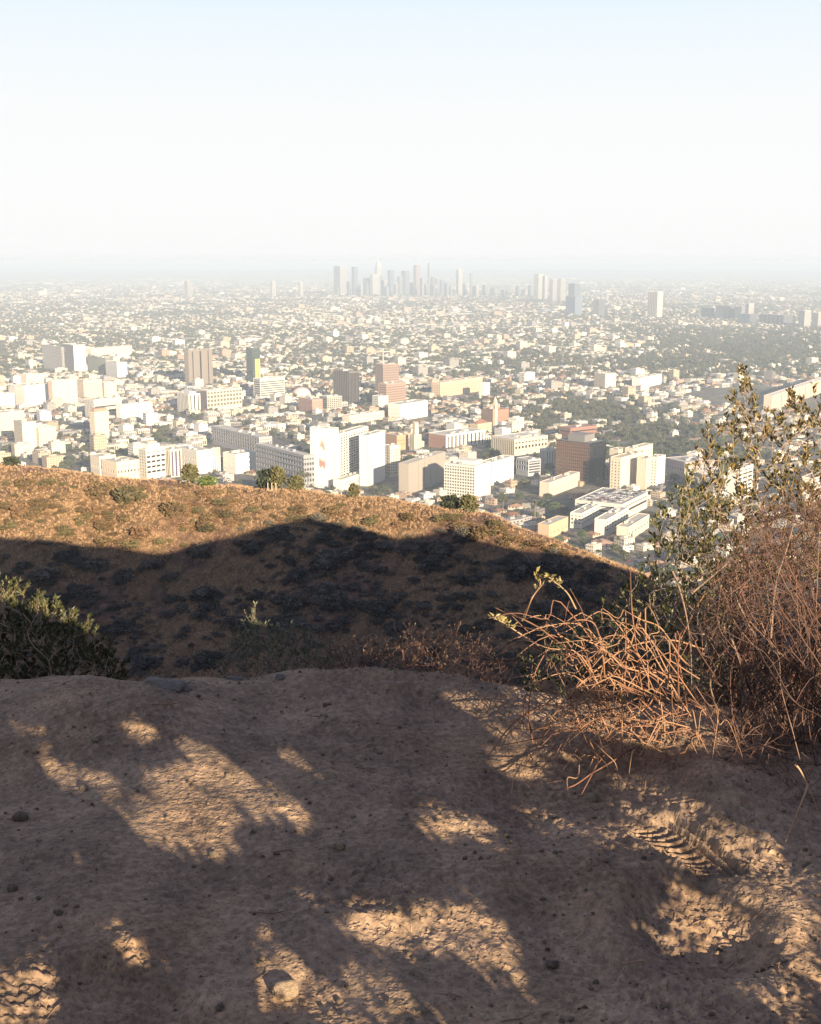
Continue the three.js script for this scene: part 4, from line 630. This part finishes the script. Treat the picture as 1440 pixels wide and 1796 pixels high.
leafy('leafy_shrub', 'tall leafy shrub with upright yellow-green leaf tufts at the right, over the city', 'shrub', { poly: [[1195, 870], [1215, 835], [1258, 735], [1270, 760], [1300, 660], [1310, 640], [1322, 700], [1345, 745], [1380, 700], [1440, 690], [1540, 700], [1560, 930], [1440, 1010], [1330, 1040], [1250, 1080], [1195, 1000]], n: 720, z: [-4.9, -5.9], roots: [foot(1330, -5.2), foot(1400, -5.3)], leaf: [[.045, .042, .016], [.20, .145, .05]], bark: [[.26, .19, .13], [.38, .28, .19]], per: 12, len: .027, wid: .011, shoot: .06, up: 1.1, r: .0011, inner: .7, extra: [1, 2, 3, 4, 5, 6, 7, 8].map(k => { const t = k / 8; return atZ(lerp(1345, 1300, t) + 4 * Math.sin(k * 2), lerp(960, 655, t), -5.3); }) });
leafy('sparse_shrub', 'sparse pale-stemmed shrub with few leaves, left of the tall leafy one', 'shrub', { poly: [[1130, 1110], [1140, 1000], [1150, 930], [1180, 880], [1205, 820], [1225, 880], [1262, 800], [1275, 900], [1300, 1000], [1290, 1100], [1215, 1200], [1160, 1180]], n: 420, z: [-4.6, -5.2], roots: [foot(1215, -4.7), foot(1190, -4.7)], leaf: [[.06, .07, .025], [.17, .15, .05]], bark: [[.24, .19, .15], [.36, .29, .22]], per: 9, len: .028, wid: .012, shoot: .06, up: 1, r: .0016, inner: .3 });
// thick weathered limbs of the brush
function limb(g, path, z0, z1, r0, r1, c) { const pts = path.map(([x, y], k) => jitter(atZ(x, y, lerp(z0, z1, k / (path.length - 1))), .004)); g.tube(curve(pts, path.length * 5), r0, r1, c, 5); }
{
  const poly = [[1225, 1120], [1262, 1000], [1300, 975], [1335, 905], [1400, 880], [1470, 870], [1600, 900], [1620, 1420], [1440, 1420], [1340, 1395], [1262, 1345], [1225, 1250]];
  const roots = [foot(1300, -3.95), foot(1370, -3.9), foot(1440, -3.6), foot(1530, -3.6), foot(1620, -3.8), foot(1400, -4.4), foot(1390, -3.5), foot(1470, -3.42)];
  const nodes = branches(roots, fill(poly, 2000, -3.8, -5.0).map(p => { const q = proj(p); return q[1] > 1270 ? atZ(q[0], q[1], -3.9 + (q[1] - 1270) / 130 * .5 - rnd() * .3) : p; }).filter(p => p.y > dirt(p.x, p.z) - .01)), g = new Geo(), cf = () => mixc([.115, .052, .038], [.20, .125, .095], rnd(), rr(.25, 1.15)); stems(g, nodes, .0013, cf, .2);
  for (const q of nodes) if (q.up) for (let k = 0; k < 2; k++) { const d = V(rr(-1, 1), rr(-.2, 1.4), rr(-1, 1)).normalize(), L = rr(.05, .16), m = q.p.clone().addScaledVector(d, L * .5).add(V(rr(-.02, .02), rr(-.01, .03), rr(-.02, .02))); g.tube([q.p, m, m.clone().addScaledVector(d, L * .5).add(V(rr(-.03, .03), rr(-.02, .02), rr(-.03, .03)))], .0012, .0006, cf(), 3); }
  for (let k = 0; k < 130; k++) {   // long wiry stems that lean and cross
    const rx = rr(1270, 1600), r = foot(rx, rr(-3.8 + .38 * sm(1330, 1440, rx), -4.6)), tip = atZ(rr(1240, 1560), rr(900, 1150), r.z + rr(-.25, .2)), ps = [r]; for (let j = 1; j <= 5; j++) ps.push(jitter(r.clone().lerp(tip, j / 5), .045)); g.tube(curve(ps, 18), .0026, .0009, cf(), 4);
    for (let j = 2; j < 6; j++) { const e = jitter(ps[j], .14); e.y += .05; g.tube(curve([ps[j], jitter(ps[j].clone().lerp(e, .5), .02), e], 4), .0013, .0006, cf(), 3); }
  }
  const o = group('dry_brush', 'big tangled mass of dead reddish-brown branches filling the right edge', 'dry bush', roots[1].toArray()), b = g.build(); b.translate(-roots[1].x, -roots[1].y, -roots[1].z); part('twigs', b, stemMat, o, { kind: 'stuff' });
  const L = [[[1345, 1010], [1352, 1080], [1362, 1140], [1400, 1180], [1420, 1250]], [[1290, 1050], [1330, 1120], [1380, 1150], [1440, 1120]], [[1180, 1000], [1190, 1030], [1205, 1080], [1212, 1140], [1215, 1210]], [[1210, 1042], [1250, 1010], [1300, 970], [1320, 955]], [[1260, 1170], [1245, 1195], [1258, 1250], [1262, 1290]], [[1320, 1290], [1318, 1330], [1330, 1370], [1342, 1385]], [[1284, 1120], [1300, 1180], [1305, 1240]], [[1437, 1120], [1400, 1150], [1375, 1165], [1370, 1185]], [[1350, 1120], [1360, 1020], [1380, 960], [1395, 915]]];
  for (const p of L) { const h = new Geo(); limb(h, p, -3.85, -3.95, .0042, .0018, mixc([.13, .09, .07], [.20, .14, .11], rnd())); const q = h.build(); q.translate(-roots[1].x, -roots[1].y, -roots[1].z); part('branch', q, stemMat, o); }
}
// the arching bare twigs
{
  const o = group('bare_twig_clump', 'clump of arching bare tan twigs drooping over the dirt path', 'dry bush', foot(1120, -3.9).toArray()), at = o.position;
  const tones = [[.22, .115, .068], [.28, .165, .098], [.18, .088, .055]];
  const add = (pts, r0, r1) => { const g = new Geo(); const c = pick(tones); g.tube(pts, r0, r1, c, 5); const q = g.build(); q.translate(-at.x, -at.y, -at.z); part('twig', q, stemMat, o); };
  const P = [[[1129, 1240], [1120, 1173], [1107, 1071], [1106, 996]], [[1010, 1150], [964, 1116], [924, 1091], [878, 1073]], [[1062, 1230], [1056, 1138], [1040, 1093], [1013, 1089], [987, 1102]], [[1210, 1182], [1156, 1180], [1102, 1173], [1031, 1142], [978, 1111]], [[935, 1300], [926, 1240], [940, 1180], [969, 1124]], [[1233, 1138], [1182, 1124], [1138, 1124], [1093, 1140], [1049, 1173], [991, 1227], [938, 1307], [902, 1360], [896, 1398]], [[1209, 1169], [1191, 1147], [1160, 1102], [1120, 1084], [1080, 1062]], [[1138, 1267], [1120, 1298], [1076, 1333], [1040, 1356], [1000, 1380], [962, 1387]], [[1038, 1311], [1049, 1333], [1040, 1351], [1020, 1396]], [[1164, 1271], [1169, 1307], [1160, 1342], [1138, 1380]], [[947, 1244], [902, 1267], [867, 1311], [842, 1342]], [[1022, 1187], [1049, 1227], [1084, 1258], [1120, 1280], [1160, 1304]], [[862, 1151], [827, 1131], [807, 1128]], [[920, 1082], [933, 1049], [951, 1027]], [[1120, 1240], [1060, 1260], [960, 1290], [875, 1308]], [[1150, 1250], [1080, 1200], [1000, 1240], [930, 1320]], [[1100, 1180], [1060, 1140], [1020, 1120], [975, 1108]], [[1180, 1330], [1195, 1360], [1205, 1382]]];
  for (const path of P) { const n = path.length, zs = path.map(([x, y]) => { const gz = onLevel(x, Math.max(y, 1200), 0).z; return y > 1330 ? gz + .05 : Math.min(-3.55, -3.9 + rr(-.12, .12)); }); add(curve(path.map(([x, y], k) => jitter(atZ(x, y, zs[k]), .003)), n * 6), .0036, .0018); }
  for (let k = 0; k < 105; k++) {
    const a = V(lerp(.58, 1.0, Math.pow(rnd(), .7)), 0, rr(-4.1, -3.7)); a.y = dirt(a.x, a.z) + rr(0, .24);
    const dirn = Math.atan2(rr(-.5, .9), -rr(-.12, 1)), L = rr(.18, .52), h = rr(.01, .13), e = V(a.x + Math.cos(dirn) * L, 0, a.z + Math.sin(dirn) * L * .6); e.y = Math.max(dirt(e.x, e.z) + .01, a.y + rr(-.25, .3));
    const m = a.clone().lerp(e, .42); m.y = Math.max(a.y, e.y) + h * .6; const m2 = a.clone().lerp(e, .75); m2.y = lerp(m.y, e.y, .45) + h * .15; add(curve([a, jitter(m, .05), jitter(a.clone().lerp(e, .6).setY(lerp(m.y, m2.y, .6)), .03), jitter(m2, .04), e], 14), .0026, .0011);
    if (rnd() < .5) { const b = m2.clone(), f = jitter(b, .12); f.y += .04; add([b, b.clone().lerp(f, .5).add(V(0, .015, 0)), f], .0014, .0008); }
  }
}
// small sprigs and sticks
function sprig(name, label, path, z, leaves, c) { const a = atZ(...path[0], z), o = group(name, label, 'sprig', a.toArray()), g = new Geo(), pts = curve(path.map(([x, y]) => atZ(x, y, z + rr(-.03, .03))), 14); g.tube(pts, .0035, .0016, c, 5); const q = g.build(); q.translate(-a.x, -a.y, -a.z); part('stem', q, stemMat, o); const l = new Geo(); for (let k = 0; k < leaves; k++) { const p = pts[Math.floor(rr(pts.length * .45, pts.length))]; l.leaf(p, V(rr(-1, 1), rr(0, 1), rr(-1, 1)), .03 * rr(.7, 1.2), .016, mixc([.15, .13, .055], [.25, .21, .09], rnd())); } if (leaves) { const m = l.build(); m.translate(-a.x, -a.y, -a.z); part('leaf_tuft', m, leafFront, o); } }
sprig('leafy_sprig', 'sunlit leafy sprig standing up against the dark slope above the bare twigs', [[915, 1090], [933, 1049], [948, 1022], [940, 1004]], -4.2, 16, [.33, .2, .12]);
sprig('leafy_sprig', 'second leafy sprig, bending right beside the one against the dark slope', [[1010, 1068], [995, 1040], [975, 1022], [962, 1012]], -4.2, 18, [.26, .19, .12]);
sprig('leafy_sprig', 'low leafy sprig leaning left over the brink beside the bare twigs', [[945, 1132], [907, 1108], [886, 1094], [868, 1085]], -4.2, 20, [.30, .2, .13]);
sprig('dry_stick', 'bent dry stick lying at the right edge below the brush', [[1396, 1342], [1404, 1352], [1420, 1384], [1437, 1428]], -3.25, 0, [.40, .26, .17]);
sprig('dry_stick', 'straight dry stick crossing the bent one at the right edge', [[1418, 1376], [1405, 1410], [1388, 1452], [1378, 1476]], -3.15, 0, [.36, .22, .14]);
sprig('dry_stick', 'thin curved reddish stalk on the brink in the middle', [[630, 1196], [634, 1186], [642, 1174]], -4.7, 0, [.40, .22, .15]);
// ---------------------------------------------------------------- stones
{
  const stoneGeo = s => { seed(s); const g = new THREE.IcosahedronGeometry(1, 3), p = g.attributes.position, v = V(0, 0, 0); const cuts = [...Array(9)].map(() => [V(rr(-1, 1), rr(-1, 1), rr(-1, 1)).normalize(), rr(.62, .9)]); for (let k = 0; k < p.count; k++) { v.fromBufferAttribute(p, k); for (const [n, d] of cuts) { const e = v.dot(n) - d; if (e > 0) v.addScaledVector(n, -e * .85); } v.multiplyScalar(.93 + .14 * noise(v.x * 3 + s, v.y * 3 + v.z * 4)); p.setXYZ(k, v.x, v.y * .74, v.z); } g.computeVertexNormals(); return g; };
  const geos = [3, 4, 5, 6, 7].map(stoneGeo), rockGeo = stoneGeo(21); { const p = rockGeo.attributes.position; for (let k = 0; k < p.count; k++) { const x = p.getX(k), y = p.getY(k), z = p.getZ(k), q = 1 + .55 * (noise(x * 3.1 + 4, y * 3 + z * 2.6) - .5) + .3 * (noise(x * 8, y * 8 + z * 7) - .5); p.setXYZ(k, x * q, y * q, z * q); } rockGeo.computeVertexNormals(); }
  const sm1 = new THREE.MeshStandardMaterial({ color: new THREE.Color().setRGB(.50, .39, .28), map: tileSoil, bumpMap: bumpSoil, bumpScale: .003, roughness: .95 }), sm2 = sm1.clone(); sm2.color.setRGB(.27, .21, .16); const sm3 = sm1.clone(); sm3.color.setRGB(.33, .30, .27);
  seed(12);
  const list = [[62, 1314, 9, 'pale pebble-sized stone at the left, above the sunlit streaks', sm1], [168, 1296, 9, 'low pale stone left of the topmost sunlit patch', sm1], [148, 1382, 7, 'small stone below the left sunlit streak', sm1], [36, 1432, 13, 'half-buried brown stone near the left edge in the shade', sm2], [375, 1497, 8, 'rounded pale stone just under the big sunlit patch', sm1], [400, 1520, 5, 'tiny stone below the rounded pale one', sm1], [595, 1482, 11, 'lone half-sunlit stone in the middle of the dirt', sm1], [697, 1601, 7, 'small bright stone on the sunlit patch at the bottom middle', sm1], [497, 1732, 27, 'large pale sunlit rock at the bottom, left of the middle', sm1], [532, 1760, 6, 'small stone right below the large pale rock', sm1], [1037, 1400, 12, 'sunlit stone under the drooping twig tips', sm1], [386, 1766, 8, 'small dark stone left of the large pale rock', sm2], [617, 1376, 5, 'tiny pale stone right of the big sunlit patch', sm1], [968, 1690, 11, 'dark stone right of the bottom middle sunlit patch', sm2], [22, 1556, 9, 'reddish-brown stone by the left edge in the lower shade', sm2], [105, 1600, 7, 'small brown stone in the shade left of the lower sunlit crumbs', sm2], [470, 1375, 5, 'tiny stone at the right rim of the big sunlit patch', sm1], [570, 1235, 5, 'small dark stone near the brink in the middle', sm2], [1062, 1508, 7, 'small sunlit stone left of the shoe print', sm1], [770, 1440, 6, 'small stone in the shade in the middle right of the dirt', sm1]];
  const lies = (px, py) => { const d = ray(px, py); let t = 1.5; for (; t < 8; t += .004) if (EYE + d.y * t < dirt(d.x * t, d.z * t)) break; return V(d.x * t, dirt(d.x * t, d.z * t), d.z * t); };
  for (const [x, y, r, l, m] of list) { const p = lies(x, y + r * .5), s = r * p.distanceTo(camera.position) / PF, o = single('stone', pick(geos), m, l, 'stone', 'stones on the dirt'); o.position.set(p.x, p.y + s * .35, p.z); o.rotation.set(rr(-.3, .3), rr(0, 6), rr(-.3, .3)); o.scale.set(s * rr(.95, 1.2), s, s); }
  for (const [x, y, w, h, l] of [[292, 1194, 44, 15, 'flat grey rock lying at the brink left of the middle'], [412, 1188, 16, 7, 'small grey rock at the brink below the sage-like shrub'], [492, 1184, 9, 7, 'small rounded grey stone at the brink under the sage-like shrub']]) { const p = lies(x, y + h * .7), k = p.distanceTo(camera.position) / PF, o = single('grey_rock', rockGeo, sm3, l, 'rock'); o.position.copy(p); o.scale.set(w * k, h * k * 1.35, h * k * 1.6); o.rotation.y = rr(-.3, .3); }
  const peb = []; for (let k = 0; k < 7000; k++) { const z = -1.8 - 3.2 * rnd(), x = rr(-1, 1) * (.40 * -z + .2); if (fbm(x * 1.6, z * 1.6 + 50, 3) * .6 + rnd() * .55 < .5) continue; peb.push([x, z]); }
  scatter('pebbles', geos[2], Object.assign(sm1.clone(), { color: new THREE.Color(1, 1, 1) }), peb, (o, [x, z]) => { const s = .0014 + .0075 * Math.pow(rnd(), 6); o.position.set(x, dirt(x, z) + s * .3, z); o.rotation.set(rr(0, 6), rr(0, 6), 0); o.scale.setScalar(s); const k = rr(.6, 1.1); return [.46 * k, .36 * k, .26 * k]; }, 'small pebbles and crumbs of earth strewn over the dirt', 'pebbles');
  const tw = new Geo(); tw.tube([V(-.5, 0, 0), V(-.15, .04, .05), V(.2, 0, .02), V(.5, .03, -.06)], .028, .014, [1, 1, 1], 5); const bits = []; for (let k = 0; k < 240; k++) { const z = -1.9 - 2.7 * rnd(), x = rr(-1, 1) * .40 * -z; if (rnd() < .45 + .35 * sm(.4, 1, x)) bits.push([x, z]); }
  scatter('twig_litter', tw.build(), stemMat, bits, (o, [x, z]) => { o.position.set(x, dirt(x, z) + .002, z); o.rotation.set(0, rr(0, 6), rr(-.1, .1)); o.scale.setScalar(rr(.02, .09)); const k = rr(.5, 1.2); return [.28 * k, .18 * k, .11 * k]; }, 'broken bits of dry twig scattered over the dirt', 'twigs');
}
// ---------------------------------------------------------------- the tall shrub beside the viewpoint, through whose gaps the low sun reaches the dirt
seed(400);
const litGround = [
  [[30, 1284], [80, 1284], [82, 1300], [34, 1298]], [[205, 1296], [225, 1276], [285, 1274], [305, 1290], [250, 1296]], [[45, 1330], [105, 1330], [125, 1352], [250, 1368], [258, 1394], [190, 1390], [105, 1374]],
  [[296, 1304], [340, 1304], [425, 1335], [400, 1344], [330, 1322]], [[272, 1340], [330, 1344], [400, 1350], [480, 1362], [510, 1392], [545, 1425], [545, 1462], [470, 1462], [440, 1440], [380, 1452], [330, 1442], [270, 1412]],
  [[185, 1428], [230, 1416], [280, 1408], [350, 1446], [400, 1462], [445, 1496], [330, 1500], [250, 1466]], [[490, 1328], [540, 1322], [572, 1352], [535, 1362]], [[775, 1228], [860, 1212], [905, 1250], [880, 1270], [800, 1250]],
  [[500, 1590], [560, 1574], [620, 1580], [600, 1600]], [[530, 1612], [700, 1596], [800, 1590], [858, 1596], [885, 1640], [945, 1722], [925, 1756], [850, 1700], [720, 1666], [600, 1640]],
  [[160, 1636], [200, 1634], [245, 1652], [300, 1694], [270, 1702], [200, 1660]], [[-40, 1745], [30, 1700], [100, 1700], [110, 1750], [85, 1790], [-40, 1800]], [[455, 1680], [535, 1680], [540, 1765], [455, 1765]], [[430, 1740], [470, 1742], [470, 1770], [425, 1762]],
  [[540, 1775], [590, 1718], [720, 1728], [800, 1800], [540, 1830]], [[735, 1440], [800, 1430], [880, 1440], [860, 1475], [760, 1480]], [[910, 1465], [960, 1430], [1010, 1425], [1050, 1460], [990, 1480]],
  [[1085, 1430], [1120, 1392], [1230, 1362], [1262, 1400], [1250, 1440], [1310, 1450], [1385, 1490], [1390, 1520], [1290, 1535], [1215, 1525], [1130, 1510]], [[1100, 1560], [1150, 1540], [1215, 1545], [1230, 1590], [1150, 1600]],
  [[1060, 1610], [1200, 1600], [1250, 1560], [1330, 1575], [1390, 1500], [1480, 1600], [1480, 1830], [1380, 1800], [1280, 1720], [1180, 1660]]];
litGround.forEach(P => { const cx = P.reduce((a, p) => a + p[0], 0) / P.length, cy = P.reduce((a, p) => a + p[1], 0) / P.length; P.forEach(p => { p[0] = cx + (p[0] - cx) * 1.0; p[1] = cy + (p[1] - cy) * 1.0; }); });
const litBrush = [[900, 1120], [912, 1050], [960, 990], [1060, 970], [1130, 800], [1240, 600], [1500, 560], [1800, 700], [1800, 1240], [1440, 1262], [1330, 1270], [1240, 1290], [1170, 1300], [1100, 1300], [1010, 1285], [950, 1235], [915, 1180]];
const keepShade = [[560, 1170], [870, 1170], [905, 1240], [960, 1345], [930, 1430], [760, 1430], [600, 1300]];
const litTips = [[846, 1290], [1000, 1280], [1165, 1290], [1170, 1365], [1060, 1395], [960, 1396], [890, 1402], [836, 1345]];
const litLeft = [[-500, 900], [0, 940], [120, 1020], [215, 1100], [205, 1120], [110, 1088], [0, 1052], [-200, 1022], [-500, 990]];
const litMid = [[400, 1000], [1000, 1000], [1000, 1100], [700, 1095], [545, 1095], [460, 1094], [400, 1080]];
const through = (q, z) => { const t = (q.z - z) / S.z; return proj(V(q.x - S.x * t, q.y - S.y * t, z)); };
const relief = new Float32Array(280 * 260); for (let j = 0; j < 260; j++) for (let i = 0; i < 280; i++) relief[j * 280 + i] = dirt(-2.8 + i * .02, -6.2 + j * .02);
const high = (x, z) => relief[clamp(Math.round((z + 6.2) / .02), 0, 259) * 280 + clamp(Math.round((x + 2.8) / .02), 0, 279)];
const onDirt = q => { let t = q.y / S.y, y = 0; for (let k = 0; k < 3; k++) { y = high(q.x - S.x * t, q.z - S.z * t); t = (q.y - y) / S.y; } return proj(V(q.x - S.x * t, y, q.z - S.z * t)); };
const lets = q => {
  const g = onDirt(q); if (g[2] > 0) { const jx = g[0] + rr(-7, 7), jy = g[1] + rr(-5, 5); if (litGround.some(P => inPoly(jx, jy, P))) { const speck = g[0] > 1040 && g[1] > 1525; if (speck ? noise(g[0] / 38, g[1] / 12) * .7 + noise(g[0] / 60 + 3, g[1] / 20) * .3 > .4 : noise(g[0] / 24, g[1] / 7) * .7 + noise(g[0] / 60 + 7, g[1] / 18) * .3 > .36) return true; } }
  const b1 = through(q, -3.42); if (g[0] > 868 && inPoly(b1[0], b1[1], litTips) && noise(b1[0] / 16, b1[1] / 30) > .4) return true;
  if (g[2] > 0 && inPoly(g[0], g[1], keepShade)) return false;
  const b = through(q, -4.0); if (inPoly(b[0], b[1], litBrush) && !(b[0] > 1225 && b[1] > 960 && noise(b[0] / 34, b[1] / 70) < .42)) return true;
  const b2 = through(q, -5.3); if (inPoly(b2[0], b2[1], litBrush) && b2[1] < 1010) return true;
  const l = through(q, -5.6); if (inPoly(l[0], l[1], litLeft)) return true;
  const m = through(q, -5.0); return inPoly(m[0], m[1], litMid);
};
{
  const roots = [V(.9, -.05, .5), V(1.7, -.05, .55), V(2.6, -.05, .5), V(3.5, 0, .55), V(4.4, 0, .5)], pts = [];
  for (let k = 0; k < 1100; k++) { const p = V(rr(.3, 5.0), rr(.1, 2.1), rr(.3, .7)); if (!lets(p)) pts.push(p); }
  const nodes = branches(roots, pts), g = new Geo(), l = new Geo(); stems(g, nodes.filter(q => !q.up || (!lets(q.p.clone().lerp(q.up.p, .5)))), .0012, () => [.2, .15, .11]);
  let n = 0; for (let k = 0; k < 400000 && n < 90000; k++) { const p = V(rr(.25, 5.1), rr(.03, 2.15), rr(.28, .72)); if (lets(p)) continue; const d = V(rr(-1, 1), rr(-.6, 1), rr(-.5, .5)).normalize(), big = !lets(p.clone().addScaledVector(d, .055)) && !lets(p.clone().add(V(.02, .02, 0))) && !lets(p.clone().add(V(-.02, -.02, 0))) && !lets(p.clone().addScaledVector(d, .04).add(V(.02, -.02, 0))); n++; const k2 = rr(.7, 1.2); l.leaf(p, d, big ? .055 : .018, big ? .042 : .014, [.06 * k2, .075 * k2, .025 * k2]); }
  const o = group('tall_shrub', 'tall leafy shrub beside the viewpoint whose gaps let the low sun through', 'shrub', [2.6, 0, .5]); for (const [nm, q, m] of [['stems', g, stemMat], ['foliage', l, leafFront]]) { const b = q.build(); b.translate(-2.6, 0, -.5); part(nm, b, m, o); }
}
renderer.render(scene, camera);
